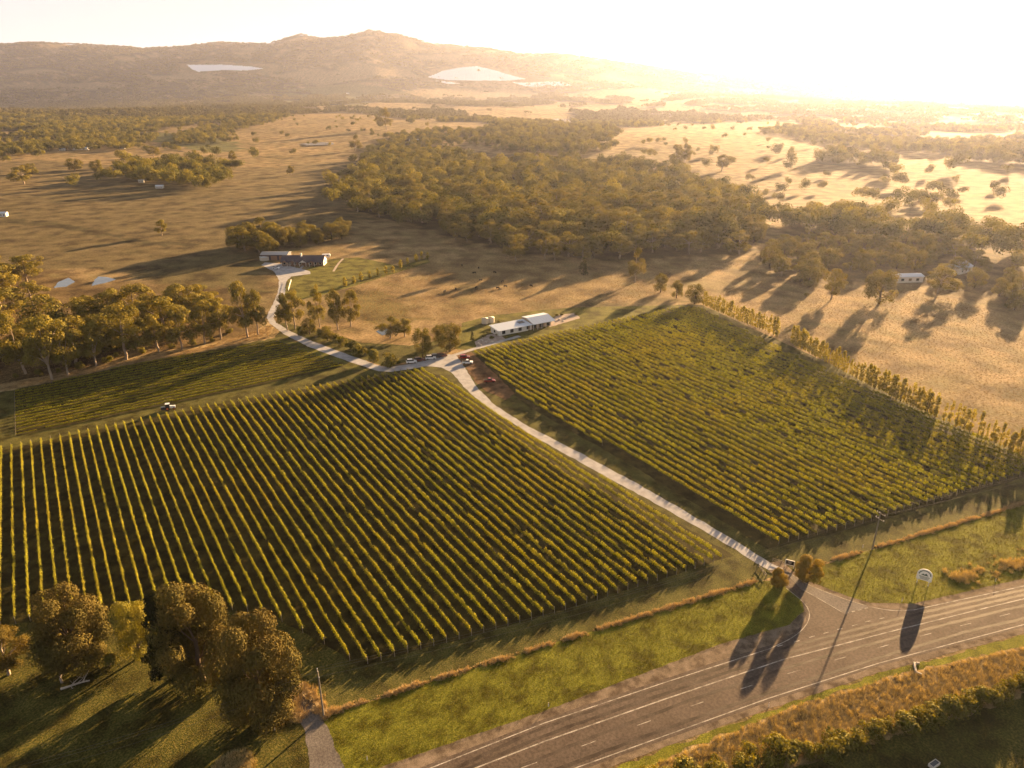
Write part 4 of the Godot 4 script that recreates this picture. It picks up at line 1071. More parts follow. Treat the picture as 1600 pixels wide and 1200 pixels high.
func make_far_woods() -> void:
	var small := [far_tree(400, 7, 3.6, 13, 900, 1.0), far_tree(401, 6, 3.2, 15, 900, 1.0), far_tree(402, 8, 4.2, 11, 900, 1.0)]
	var big := [far_tree(410, 14, 16.0, 14, 700, 3.0), far_tree(411, 12, 14.0, 16, 700, 3.0)]
	rng.seed = 70
	var near_ := [[], [], []]
	var far_ := [[], []]
	var tint_ := [[], [], []]
	var d := 380.0
	while d < 8600.0:
		var step := 11.0 if d < 900.0 else 12.0 if d < 2600.0 else 30.0 if d < 5200.0 else 46.0
		var half := 120.0 + d * 0.95
		var x := -half
		while x < half:
			var q := Vector2(x + rng.randf_range(-0.5, 0.5) * step, -d + rng.randf_range(-0.5, 0.5) * step)
			x += step
			var w := wooded(q.x, q.y)
			var is_open := false
			for o in open_land:
				if inside(q, o):
					is_open = true
					break
			var chance := sm(0.03, 0.2, w)
			if d > 1150.0 and d < 6200.0 and hedge_noise.get_noise_2d(q.x, q.y) < -0.94:
				chance = maxf(chance, 0.45)
			if d < 1050.0:
				chance = 0.0
			if is_open:
				chance = 0.04 if q.x > 150.0 and d < 1400.0 else 0.01
			for b in belts:
				if inside(q + Vector2(wood_noise.get_noise_2d(q.x * 6.0, q.y * 6.0), wood_noise.get_noise_2d(q.x * 6.0 + 900.0, q.y * 6.0)) * 45.0, b):
					chance = 0.7
					break
			if rng.randf() > chance:
				continue
			if d < 2600.0 and not free_spot_near(q):
				continue
			var s := rng.randf_range(0.6, 1.25) if d > 1300.0 else rng.randf_range(0.75, 1.6)
			var xf := Transform3D(Basis(Vector3.UP, rng.randf() * TAU).scaled(Vector3(s, s * rng.randf_range(0.85, 1.2), s)), on(q, -0.5))
			if d < 2600.0:
				var which := rng.randi() % 3
				near_[which].append(xf)
				tint_[which].append(Color(0.6, 0.68, 0.65).lerp(Color(1.7, 1.65, 1.1), pow(rng.randf(), 1.4)) * rng.randf_range(0.8, 1.15))
			else:
				far_[rng.randi() % 2].append(xf)
		d += step
	for i in 3:
		mass("distant_woodland", small[i], near_[i], tint_[i], ["olive trees crowding the middle distance in belts and clumps", "taller trees mixed through the middle distance belts", "low scrubby trees between the far paddocks"][i], "woodland")
	for i in 2:
		mass("distant_woodland", big[i], far_[i], [], ["hazy forest covering the foothills and the mountain", "hazy tree groups on the far slopes and ridges"][i], "woodland")
	print("far trees ", near_[0].size() * 3, " ", far_[0].size() * 2)

var belts := []
var hedge_noise := FastNoiseLite.new()

func free_spot_near(p: Vector2) -> bool:
	if p.y < -1000.0:
		return true
	return free_spot(p, 6.0)

func make_grass() -> void:
	var dry := tuft(500, 50, 0.8, 0.9, Color(0.36, 0.27, 0.15), Color(0.52, 0.42, 0.26))
	var golden := tuft(501, 60, 0.7, 1.0, Color(0.35, 0.28, 0.13), Color(0.52, 0.43, 0.22))
	var green := tuft(502, 22, 0.16, 0.5, Color(0.12, 0.12, 0.016), Color(0.25, 0.22, 0.035))
	var tussock := tuft(503, 22, 0.38, 1.3, Color(0.26, 0.18, 0.09), Color(0.44, 0.32, 0.17))
	rng.seed = 80
	var line := along([Vector2(-35.3, -102.2), Vector2(-12.9, -111.8), Vector2(13.8, -123.1), Vector2(36.5, -132.6), Vector2(59.3, -142)], 1.0, 0.3, 0.4, 0.8) + along([Vector2(69.5, -145.5), Vector2(76.2, -148.3), Vector2(99.9, -157.8), Vector2(145.7, -176.7), Vector2(185.5, -192.8)], 1.0, 0.3, 0.4, 0.8)
	line += along([Vector2(-41.8, -109.1), Vector2(-38.5, -106.2), Vector2(-36, -102.8), Vector2(-34.6, -101.3)], 1.8, 0.4, 0.6, 1.1) + along([Vector2(-43.1, -107), Vector2(-41.4, -103.8), Vector2(-39.5, -100.4)], 1.6, 0.4, 0.6, 1.2)
	mass("dry_grass", dry, line, [], "line of tall dry grass along the fence between vines and verge", "grass")
	var bank := scatter([Vector2(15.1, -86.2), Vector2(28.4, -92.9), Vector2(55.2, -104.3), Vector2(81.9, -113.1), Vector2(108.3, -119.6), Vector2(162.7, -135), Vector2(150.9, -121.9), Vector2(100, -107), Vector2(73, -98.2), Vector2(50.4, -91.2), Vector2(27.4, -83.1)], 0.62, 0.5, 1.15) + along([Vector2(106.2, -142.3), Vector2(119.9, -147), Vector2(136.3, -152.5)], 4.0, 0.6, 0.6, 1.2) + scatter([Vector2(-52.4, -90.5), Vector2(-51.1, -93.1), Vector2(-46.9, -94.2), Vector2(-44.4, -90.5), Vector2(-44.5, -86.8), Vector2(-51, -86.8)], 0.5, 0.7, 1.3) + scatter([Vector2(-44.3, -104.6), Vector2(-42.8, -105.9), Vector2(-39.6, -100.1), Vector2(-43, -100.1)], 0.5, 0.7, 1.2)
	mass("golden_grass", golden, bank, [], "tall golden grass on the bank beside the highway", "grass")
	var verge := scatter([Vector2(-34.8, -101.7), Vector2(-12.8, -111.3), Vector2(13.8, -122.5), Vector2(36.4, -131.9), Vector2(59.4, -141.3), Vector2(63.8, -142), Vector2(66.2, -138.9), Vector2(66.6, -135), Vector2(65.6, -131.1), Vector2(60.7, -126.1), Vector2(45, -120.4), Vector2(31, -114), Vector2(6.1, -102.5), Vector2(-22.6, -90.2), Vector2(-27.8, -87.4), Vector2(-32.4, -95.8)], 0.42, 0.6, 1.5) + scatter([Vector2(69.5, -144.2), Vector2(75.8, -147.3), Vector2(99.5, -156.9), Vector2(145, -175.7), Vector2(184.6, -191.6), Vector2(153.7, -152), Vector2(123.3, -142.5), Vector2(92, -133.3), Vector2(82.2, -133.7), Vector2(77.5, -136.4), Vector2(71.5, -141.3)], 0.46, 0.6, 1.5)
	mass("verge_blades", green, verge, [], "short green grass of the roadside verges", "grass")
	var mid := scatter([Vector2(-97.4, -411.7), Vector2(-67.3, -468.3), Vector2(0, -497), Vector2(67.3, -468.3), Vector2(165.8, -487.1), Vector2(83.5, -397.8), Vector2(66.9, -384.7), Vector2(36.1, -374.7), Vector2(-13.2, -358.4), Vector2(-25.7, -346.4), Vector2(-51.8, -349.6), Vector2(-62.2, -334.1), Vector2(-75.6, -339.1)], 1.9, 0.5, 1.2) + scatter([Vector2(105.7, -384.7), Vector2(159.9, -442.4), Vector2(208.8, -426.6), Vector2(243.2, -391.1), Vector2(258.9, -349.6), Vector2(250.4, -294.2), Vector2(174.8, -191.6), Vector2(164.3, -205.1), Vector2(151.7, -235.1), Vector2(136.3, -294.2)], 1.5, 0.4, 0.95)
	mid += scatter([Vector2(-179.4, -271.9), Vector2(-141.8, -300.6), Vector2(-114.3, -321.6), Vector2(-118.8, -341.2), Vector2(-137.2, -310.8), Vector2(-162.8, -294.2), Vector2(-203.6, -265.1), Vector2(-198.5, -257.4)], 0.9, 0.7, 1.3) + scatter([Vector2(-258.9, -349.6), Vector2(-210.4, -349.6), Vector2(-152.1, -349.6), Vector2(-137.6, -319.8), Vector2(-168.5, -297.4), Vector2(-203.6, -265.1)], 2.2, 0.7, 1.3)
	mass("dry_tussocks", tussock, mid, [], "dry tussock grass scattered over the straw paddocks", "grass")
	print("grass ", line.size(), " ", bank.size(), " ", verge.size(), " ", mid.size())


# ---------------------------------------------------------------- buildings
func gable(w: float, dep: float, wall: float, rise: float, over := 0.4) -> Array:
	# outline of a pitched roof across z, used with prism turned so that it runs along x
	return [Vector2(-dep * 0.5 - over, wall), Vector2(0, wall + rise), Vector2(dep * 0.5 + over, wall), Vector2(dep * 0.5 + over, wall + 0.14), Vector2(0, wall + rise + 0.16), Vector2(-dep * 0.5 - over, wall + 0.14)]

const ALONG := Basis(Vector3(0, 0, -1), Vector3(0, 1, 0), Vector3(1, 0, 0))   # prism z becomes world x, prism x becomes world -z

func simple_house(called: String, where: Vector2, turn: float, size: Vector3, rise: float, wall_m: Material, roof_m: Material, label: String, category: String) -> Node3D:
	var t := thing(called, on(where, -0.1), turn, label, category)
	var g := Geo.new()
	var xf := Transform3D(ALONG, Vector3.ZERO)
	g.prism([Vector2(-size.z * 0.5, 0), Vector2(size.z * 0.5, 0), Vector2(size.z * 0.5, size.y), Vector2(0, size.y + rise), Vector2(-size.z * 0.5, size.y)], -size.x * 0.5, size.x * 0.5, xf)
	part("wall", g.mesh(wall_m), t)
	g = Geo.new()
	g.prism(gable(size.x, size.z, size.y, rise), -size.x * 0.5 - 0.4, size.x * 0.5 + 0.4, xf)
	part("roof", g.mesh(roof_m), t)
	for i in 3:
		g = Geo.new()
		g.box(Vector3((i - 1) * size.x * 0.28, size.y * 0.52, size.z * 0.5 + 0.02), Vector3(size.x * 0.11, size.y * 0.42, 0.08))
		part("door" if i == 1 else "window", g.mesh(M.timber if i == 1 else M.glass), t)
	return t

func window_of(parent: Node, at: Vector3, w: float, hgt: float, frame_m: Material, turn := 0.0) -> void:
	var o := Node3D.new()
	o.name = "window"
	parent.add_child(o, true)
	o.position = at
	o.rotation.y = turn
	var g := Geo.new()
	for s in [-1, 1]:
		g.box(Vector3(s * (w * 0.5 + 0.06), 0, 0.03), Vector3(0.12, hgt + 0.24, 0.1))
		g.box(Vector3(0, s * (hgt * 0.5 + 0.06), 0.03), Vector3(w, 0.12, 0.1))
	part("frame", g.mesh(frame_m), o)
	g = Geo.new()
	g.box(Vector3(0, 0, 0.01), Vector3(w, hgt, 0.04))
	part("pane", g.mesh(M.glass), o)

func make_winery() -> void:
	var a := Vector2(-6.35, -323.5)
	var b := Vector2(20.22, -340.14)
	var dir := (b - a).normalized()
	var turn := atan2(-dir.y, dir.x)
	var length := a.distance_to(b)
	# x runs along the front from left to right, +z faces the vines
	var t := thing("winery", Vector3(a.x, 0, a.y), turn, "long white roofed winery building above the vine rows", "building")
	var l1 := length * 0.6
	var l2 := length * 0.4
	var xf := Transform3D(ALONG, Vector3.ZERO)
	var g := Geo.new()
	g.prism([Vector2(0.3, 0), Vector2(7.6, 0), Vector2(7.6, 3.3), Vector2(0.3, 2.7)], 0.3, l1, xf)
	part("wall", g.mesh(M.white_wall), t)
	g = Geo.new()
	g.prism([Vector2(1.2, 0), Vector2(8.8, 0), Vector2(8.8, 4.1), Vector2(5.2, 4.5), Vector2(1.2, 3.2)], l1 + 0.05, l1 + l2 - 0.3, xf)
	part("wall", g.mesh(M.stone_wall), t)
	g = Geo.new()
	g.prism([Vector2(-0.7, 2.72), Vector2(8.2, 3.36), Vector2(8.2, 3.52), Vector2(-0.7, 2.88)], -0.5, l1 + 0.2, xf)
	var roof := part("roof", g.mesh(M.white_metal), t)
	for i in 13:
		g = Geo.new()
		var x := 0.2 + i * (l1 - 0.4) / 12.0
		g.prism([Vector2(-0.7, 2.885), Vector2(8.2, 3.525), Vector2(8.2, 3.575), Vector2(-0.7, 2.935)], x, x + 0.06, xf)
		part("seam", g.mesh(M.white_metal), roof)
	g = Geo.new()
	g.prism([Vector2(-1.2, 2.85), Vector2(5.2, 4.55), Vector2(9.4, 4.1), Vector2(9.4, 4.26), Vector2(5.2, 4.72), Vector2(-1.2, 3.02)], l1 + 0.21, l1 + l2 + 0.6, xf)
	roof = part("roof", g.mesh(M.white_metal), t)
	for i in 9:
		g = Geo.new()
		var x := l1 + 0.5 + i * (l2 - 0.2) / 8.0
		g.prism([Vector2(-1.2, 3.025), Vector2(5.2, 4.725), Vector2(5.2, 4.78), Vector2(-1.2, 3.08)], x, x + 0.06, xf)
		part("seam", g.mesh(M.white_metal), roof)
	for i in 3:
		g = Geo.new()
		g.box(Vector3(l1 - 4.6 + i * 1.15, 3.42, -4.6), Vector3(1.05, 0.07, 2.6), Basis(Vector3.RIGHT, 0.072))
		part("solar_panel", g.mesh(M.solar), t)
	for i in 6:
		g = Geo.new()
		g.tube(Vector3(l1 + 0.6 + i * (l2 - 0.4) / 5.0, 0, 0.7), Vector3(l1 + 0.6 + i * (l2 - 0.4) / 5.0, 2.95, 0.7), 0.11, 0.11, 8)
		part("veranda_post", g.mesh(M.white_wall), t)
	for i in 4:
		window_of(t, Vector3(3.0 + i * (l1 - 5.0) / 3.0, 1.5, -0.27), 1.9, 1.7, M.sign_white)
	for i in 3:
		window_of(t, Vector3(l1 + 2.2 + i * (l2 - 4.2) / 2.0, 1.35, -1.17), 2.2, 2.2, M.timber)
	window_of(t, Vector3(0.28, 1.5, -4.0), 1.6, 1.3, M.sign_white, -PI / 2)
	g = Geo.new()
	g.box(Vector3(l1 - 1.4, 1.1, -0.26), Vector3(1.3, 2.2, 0.1))
	part("door", g.mesh(M.timber), t)
	# water tanks behind
	for a2 in [[Vector2(-13.41, -344.28), "left one of the two round pale water tanks behind the winery"], [Vector2(-10.58, -345.85), "right one of the two round pale water tanks behind the winery"]]:
		var k := thing("water_tank", on(a2[0]), 0, a2[1], "water tank", "tanks behind the winery")
		g = Geo.new()
		g.tube(Vector3(0, 0, 0), Vector3(0, 2.5, 0), 1.75, 1.75, 24)
		part("shell", g.mesh(M.tank), k)
		g = Geo.new()
		g.tube(Vector3(0, 2.5, 0), Vector3(0, 2.95, 0), 1.8, 0.25, 24, Color.WHITE, true)
		part("lid", g.mesh(M.tank), k)
	# garden beds: bushes and pale boulders
	rng.seed = 91
	for a3 in [[Vector2(-9.6, -320.71), 1.6, "round bush at the left front corner of the winery"], [Vector2(-6.68, -325.38), 1.5, "bush against the left end wall of the winery"], [Vector2(-3.01, -321.63), 1.3, "low clipped bush left of the winery front windows"], [Vector2(0, -323.5), 1.3, "middle clipped bush below the winery front windows"], [Vector2(2.74, -325.85), 1.2, "right clipped bush below the winery front windows"], [Vector2(-13.27, -322.56), 1.5, "bush in the middle of the left garden terrace"], [Vector2(-11.63, -328.24), 1.4, "bush at the back of the left garden terrace"], [Vector2(-8.78, -337.1), 2.2, "taller shrub behind the left end of the winery"], [Vector2(23.03, -356.13), 1.5, "left bush on the gravel terrace"], [Vector2(25.44, -357.8), 1.4, "middle bush on the gravel terrace"], [Vector2(33.08, -358.36), 1.4, "right bush at the end of the gravel terrace"], [Vector2(-6.4, -345.33), 1.3, "bush right of the water tanks"]]:
		plant("shrub", "bush", [a3[0].x, a3[0].y, a3[1], a3[1] * 1.7], SIZE.bush, a3[2], "shrub", "winery garden shrubs")
	var stones := [Vector2(-15.3, -312.6), Vector2(-14, -317.1), Vector2(-12.1, -315.3), Vector2(-10.7, -318), Vector2(-9.2, -315.3), Vector2(-14.3, -310.8), Vector2(23.9, -349.6), Vector2(27.3, -351.7), Vector2(29.9, -356.1), Vector2(25.7, -347.4)]
	for i in stones.size():
		boulder(stones[i], rng.randf_range(0.5, 0.9), "%s pale boulder of the winery garden terraces, counted from the left" % nth(i + 1))

func boulder(p: Vector2, r: float, label: String) -> void:
	var g := Geo.new()
	var f := FastNoiseLite.new()
	f.seed = rng.randi() % 999
	f.frequency = 0.6
	var pt := func(i: int, j: int) -> Vector3:
		var u := TAU * i / 9.0
		var w := PI * j / 6.0
		var o := Vector3(cos(u) * sin(w), cos(w) * 0.7, sin(u) * sin(w))
		return o * r * (1.0 + 0.5 * f.get_noise_3dv(o * 1.5))
	for i in 9:
		for j in 6:
			g.quad(pt.call(i, j), pt.call((i + 1) % 9, j), pt.call((i + 1) % 9, j + 1), pt.call(i, j + 1))
	var o := top("boulder", g.mesh(M.stone))
	o.position = on(p, r * 0.25)
	tag(o, label, "boulder", "winery garden boulders")

func make_homestead() -> void:
	var l := Vector2(-151.69, -464.67)
	var r := Vector2(-123.5, -467.37)
	var length := l.distance_to(r)
	var t := thing("homestead", Vector3((l.x + r.x) * 0.5, 0, (l.y + r.y) * 0.5), 0, "long homestead with dark tiled roof and white gable at the end of the drive", "house")
	var xf := Transform3D(ALONG, Vector3.ZERO)
	var hl := length * 0.5
	var g := Geo.new()
	g.prism([Vector2(2.0, 0), Vector2(11.0, 0), Vector2(11.0, 2.8), Vector2(6.5, 5.6), Vector2(2.0, 2.8)], -hl + 0.6, hl - 0.4, xf)
	part("wall", g.mesh(M.brick_wall), t)
	g = Geo.new()
	g.prism([Vector2(0.2, 2.45), Vector2(6.5, 5.75), Vector2(11.8, 2.6), Vector2(11.8, 2.78), Vector2(6.5, 5.95), Vector2(0.2, 2.65)], -hl, hl, xf)
	var roof := part("roof", g.mesh(M.dark_roof), t)
	g = Geo.new()
	g.box(Vector3(0, 5.95, -6.5), Vector3(length - 0.1, 0.16, 0.3))
	part("ridge_cap", g.mesh(M.dark_roof), roof)
	g = Geo.new()
	g.box(Vector3(-hl * 0.08, 6.3, -5.2), Vector3(0.9, 2.4, 0.9))
	g.box(Vector3(-hl * 0.08, 7.55, -5.2), Vector3(1.1, 0.16, 1.1))
	part("chimney", g.mesh(M.white_wall), roof)
	g = Geo.new()
	g.prism([Vector2(2.05, 0), Vector2(10.95, 0), Vector2(10.95, 2.75), Vector2(6.5, 5.55), Vector2(2.05, 2.75)], hl - 0.38, hl - 0.28, xf)
	part("gable_wall", g.mesh(M.white_wall), t)
	# the white gabled porch and two small roof gables
	for k in [[0.06, 4.4, true], [-0.42, 3.4, false], [0.48, 3.4, false], [-0.78, 3.6, false]]:
		var x: float = k[0] * hl
		var w: float = k[1]
		g = Geo.new()
		g.prism([Vector2(x - w * 0.5 - 0.3, 2.6), Vector2(x, 2.6 + w * 0.36), Vector2(x + w * 0.5 + 0.3, 2.6), Vector2(x + w * 0.5 + 0.3, 2.76), Vector2(x, 2.78 + w * 0.36), Vector2(x - w * 0.5 - 0.3, 2.76)], -4.5, 0.7)
		part("porch_roof", g.mesh(M.dark_roof), t)
		g = Geo.new()
		g.prism([Vector2(x - w * 0.5, 2.62), Vector2(x + w * 0.5, 2.62), Vector2(x, 2.58 + w * 0.34)], 0.4, 0.5)
		part("gable_board", g.mesh(M.white_wall if k[2] else M.brick_wall), t)
		for s in [-1, 1]:
			g = Geo.new()
			g.box(Vector3(x + s * (w * 0.5 - 0.1), 1.31, 0.45), Vector3(0.2, 2.62, 0.2))
			part("porch_post", g.mesh(M.white_wall), t)
	for i in 8:
		if i == 4:
			g = Geo.new()
			g.box(Vector3(0.06 * hl, 1.1, -1.96), Vector3(1.2, 2.2, 0.12))
			part("door", g.mesh(M.timber), t)
		else:
			window_of(t, Vector3(-hl + 2.4 + i * (length - 4.8) / 7.0, 1.5, -1.98), 1.5, 1.4, M.white_wall)
	for s in [4.4, 8.6]:
		window_of(t, Vector3(hl - 0.26, 1.5, -s), 1.3, 1.3, M.timber, PI / 2)
	# shed, tank and trailer
	var sp := Vector2(-161.12, -489.06)
	var s2 := thing("farm_shed", Vector3(sp.x, 0, sp.y), 0, "long grey steel shed behind the homestead", "shed")
	g = Geo.new()
	g.prism([Vector2(-5, 0), Vector2(5, 0), Vector2(5, 3.6), Vector2(0, 4.6), Vector2(-5, 3.6)], -9, 9, xf)
	part("wall", g.mesh(M.dark_roof), s2)
	g = Geo.new()
	g.prism(gable(18, 10, 3.62, 1.0), -9.3, 9.3, xf)
	part("roof", g.mesh(M.steel_roof), s2)
	for i in 3:
		g = Geo.new()
		g.box(Vector3(-5.6 + i * 5.6, 1.5, 5.03), Vector3(4.2, 3.0, 0.08))
		part("roller_door", g.mesh(M.brick_wall), s2)
	var k := thing("water_tank", on(Vector2(-167.77, -485.16)), 0, "wide low white water tank left of the homestead shed", "water tank")
	g = Geo.new()
	g.tube(Vector3(0, 0, 0), Vector3(0, 2.2, 0), 3.4, 3.4, 28)
	part("shell", g.mesh(M.tank), k)
	g = Geo.new()
	g.tube(Vector3(0, 2.2, 0), Vector3(0, 2.9, 0), 3.5, 0.3, 28, Color.WHITE, true)
	part("lid", g.mesh(M.white_metal), k)
	var c := thing("caravan", on(Vector2(-127.44, -491.04)), 0.15, "small white caravan parked right of the homestead", "caravan")
	g = Geo.new()
	g.prism([Vector2(-2.8, 0.6), Vector2(2.6, 0.6), Vector2(2.9, 1.6), Vector2(2.5, 2.7), Vector2(-2.5, 2.7), Vector2(-2.9, 2.2)], -1.1, 1.1)
	part("body", g.mesh(M.paint_white), c)
	for s in [-1, 1]:
		g = Geo.new()
		g.tube(Vector3(-0.1, 0.35, s * 1.0 - 0.1), Vector3(-0.1, 0.35, s * 1.0 + 0.1), 0.35, 0.35, 12, Color.WHITE, true)
		part("wheel", g.mesh(M.rubber), c)
	g = Geo.new()
	g.box(Vector3(0.9, 1.9, 1.11), Vector3(1.2, 0.6, 0.05))
	part("window", g.mesh(M.glass), c)
	g = Geo.new()
	g.box(Vector3(-1.2, 1.5, 1.11), Vector3(0.7, 1.7, 0.05))
	part("door", g.mesh(M.tank), c)
	# white rail fences beside the drive
	for f in [[[Vector2(-133.8, -428.1), Vector2(-131.6, -417.5), Vector2(-129.1, -406)], "short white rail fence on the lawn side of the drive"], [[Vector2(-122.5, -365.2), Vector2(-122.1, -359.5), Vector2(-121.7, -355)], "short white rail fence at the narrow drive bend"]]:
		rail_fence(f[0], 1.2, M.sign_white, f[1])

func rail_fence(pts: Array, tall: float, m: Material, label: String) -> void:
	var first: Vector2 = pts[0]
	var t := thing("rail_fence", on(first), 0, label, "fence")
	var line := smooth_line(pts, 2.2)
	for i in line.size():
		var p := Vector3(line[i].x - first.x, 0, line[i].y - first.y)
		var g := Geo.new()
		g.box(Vector3(0, tall * 0.5, 0), Vector3(0.14, tall, 0.14))
		var o := part("post", g.mesh(m), t)
		o.position = p
		if i > 0:
			var q := Vector3(line[i - 1].x - first.x, 0, line[i - 1].y - first.y)
			for y in [0.45, 0.9]:
				g = Geo.new()
				g.tube(q + Vector3(0, tall * y, 0), p + Vector3(0, tall * y, 0), 0.07, 0.07, 5)
				part("rail", g.mesh(m), t)

func make_far_buildings() -> void:
	for a in [
		["farm_shed", Vector2(238.57, -428.1), 0.1, Vector3(17, 3.6, 8), 1.0, "white roofed shed among the trees of the right paddock", "shed"],
		["farmhouse", Vector2(283.86, -452.44), 0.6, Vector3(16, 3.4, 10), 2.4, "pale roofed farmhouse at the right edge of the wood", "house"],
		["farm_shed", Vector2(-815.77, -1432.92), 0.05, Vector3(26, 3.5, 10), 1.4, "long white shed in front of the far left trees", "shed"],
		["cottage", Vector2(-754.2, -1467.35), 0.0, Vector3(11, 3.6, 9), 2.2, "white cottage among trees on the far left", "house"],
		["farm_shed", Vector2(-841.53, -1416.65), 0.1, Vector3(10, 2.6, 6), 1.0, "low pale shed left of the long white one", "shed"],
		["farm_shed", Vector2(-403.99, -851.43), 0.1, Vector3(8, 2.6, 5), 1.0, "tiny white shed below the clump on the left slope", "shed"],
		["farm_shed", Vector2(-454.51, -912.64), 0.4, Vector3(6, 2.6, 5), 1.0, "tiny pale shed left of the clump on the left slope", "shed"],
		["farm_shed", Vector2(-205.88, -1597.41), 0.05, Vector3(20, 3.5, 9), 1.6, "pale roofed shed beside the dark trees above the wood", "shed"],
		["farmhouse", Vector2(-240.52, -1662.2), 0.05, Vector3(14, 3.5, 9), 2.0, "grey roofed farmhouse left of the shed above the wood", "house"],
		["farmhouse", Vector2(-1182.27, -5591.58), 0.1, Vector3(24, 5, 14), 3.0, "white farmhouse far off on the green rise", "house"],
		["farm_shed", Vector2(487.92, -2496.1), 0.0, Vector3(24, 4, 10), 1.5, "white shed at the end of the far tree belt", "shed"],
		["farm_shed", Vector2(484.73, -4897.49), 0.0, Vector3(40, 5, 14), 2.0, "pale shed in the hazy middle distance", "shed"],
		["farm_shed", Vector2(-457.65, -656.75), 0.2, Vector3(8, 3, 5), 1.0, "pale shed at the left edge above the creek", "shed"],
	]:
		simple_house(a[0], a[1], a[2], a[3], a[4], M.white_wall, M.white_metal, a[5], a[6])
	# white netting spread over hillside orchards: sagging cloth on posts that follows the slope
	for a in [[[Vector2(-679, -6302), Vector2(-583.4, -6516.1), Vector2(-433.5, -6669.7), Vector2(-301.4, -6748.2), Vector2(-134.8, -6624.3), Vector2(114.2, -6351.2), Vector2(-51.2, -6256.5), Vector2(-279.2, -6207.8), Vector2(-508.2, -6216.6)], "large white orchard net draped over a far hillside"], [[Vector2(-2754.6, -6682.3), Vector2(-2524.1, -6618.2), Vector2(-2156.1, -6554.5), Vector2(-2050.1, -6499.2), Vector2(-2163.9, -6407.7), Vector2(-2542.9, -6373.5), Vector2(-2639.6, -6491.5)], "white orchard net on the distant left foothill"], [[Vector2(-607.1, -6186.7), Vector2(-504.5, -6166.9), Vector2(-397.3, -6063.7), Vector2(-495.4, -6048.3)], "narrow white orchard net below the large one"], [[Vector2(0, -6218), Vector2(399.6, -6104.2), Vector2(465.1, -5971.8), Vector2(146.4, -5949.9)], "faint white orchard net right of the large one"]]:
		var p := PackedVector2Array(a[0])
		var box := Rect2(p[0], Vector2.ZERO)
		for q in p:
			box = box.expand(q)
		var g := Geo.new()
		var step := maxf(box.size.x / 150.0, 5.0)
		var x := box.position.x
		while x < box.end.x:
			var z := box.position.y
			while z < box.end.y:
				if inside(Vector2(x + step * 0.5, z + step * 1.5), p):
					var c := []
					for k in [[0, 0], [1, 0], [1, 1], [0, 1]]:
						var q := Vector2(x + k[0] * step, z + k[1] * step * 3.0)
						c.append(Vector3(q.x, land(q.x, q.y) + 9.0 + 1.2 * sin(q.x / step * 2.1), q.y))
					g.quad(c[0], c[1], c[2], c[3])
				z += step * 3.0
			x += step
		var o := top("orchard_net", g.mesh(M.net))
		tag(o, a[1], "net", "white orchard nets on the far hills")


# ---------------------------------------------------------------- vehicles, poles, signs, animals
func car_parts(paint: Material, kind: String) -> Node3D:
	var t := Node3D.new()
	var ute := kind == "ute"
	var g := Geo.new()
	g.prism([Vector2(-2.25, 0.35), Vector2(2.25, 0.35), Vector2(2.3, 0.75), Vector2(2.1, 0.95), Vector2(0.95, 1.05), Vector2(-2.2, 1.08), Vector2(-2.3, 0.8)], -0.88, 0.88)
	part("body", g.mesh(paint), t)
	g = Geo.new()
	var cab := [Vector2(-0.7, 1.05), Vector2(1.05, 1.05), Vector2(0.45, 1.68), Vector2(-0.55, 1.72)] if ute else [Vector2(-2.1, 1.06), Vector2(1.05, 1.05), Vector2(0.4, 1.66), Vector2(-1.7, 1.68)]
	g.prism(cab, -0.76, 0.76)
	part("cabin", g.mesh(M.glass), t)
	g = Geo.new()
	g.box(Vector3(-0.05 if ute else -0.65, 1.72, 0), Vector3(0.95 if ute else 2.1, 0.06, 1.46))
	part("roof", g.mesh(paint), t)
	for x in [-1.4, 1.4]:
		for s in [-1, 1]:
			g = Geo.new()
			g.tube(Vector3(x, 0.33, s * 0.82 - 0.12), Vector3(x, 0.33, s * 0.82 + 0.12), 0.34, 0.34, 14, Color.WHITE, true)
			var wh := part("wheel", g.mesh(M.rubber), t)
			g = Geo.new()
			g.tube(Vector3(x, 0.33, s * 0.82 - 0.13), Vector3(x, 0.33, s * 0.82 + 0.13), 0.19, 0.19, 10, Color.WHITE, true)
			part("rim", g.mesh(M.chrome), wh)
	for s in [-1, 1]:
		g = Geo.new()
		g.box(Vector3(2.27, 0.72, s * 0.62), Vector3(0.08, 0.16, 0.34))
		part("headlight", g.mesh(M.chrome), t)
		g = Geo.new()
		g.box(Vector3(-2.27, 0.82, s * 0.68), Vector3(0.08, 0.2, 0.24))
		part("tail_light", g.mesh(M.lens_red), t)
	if ute:
		g = Geo.new()
		g.box(Vector3(-1.45, 1.13, 0), Vector3(1.4, 0.05, 1.5))
		part("tray_cover", g.mesh(M.rubber), t)
	return t

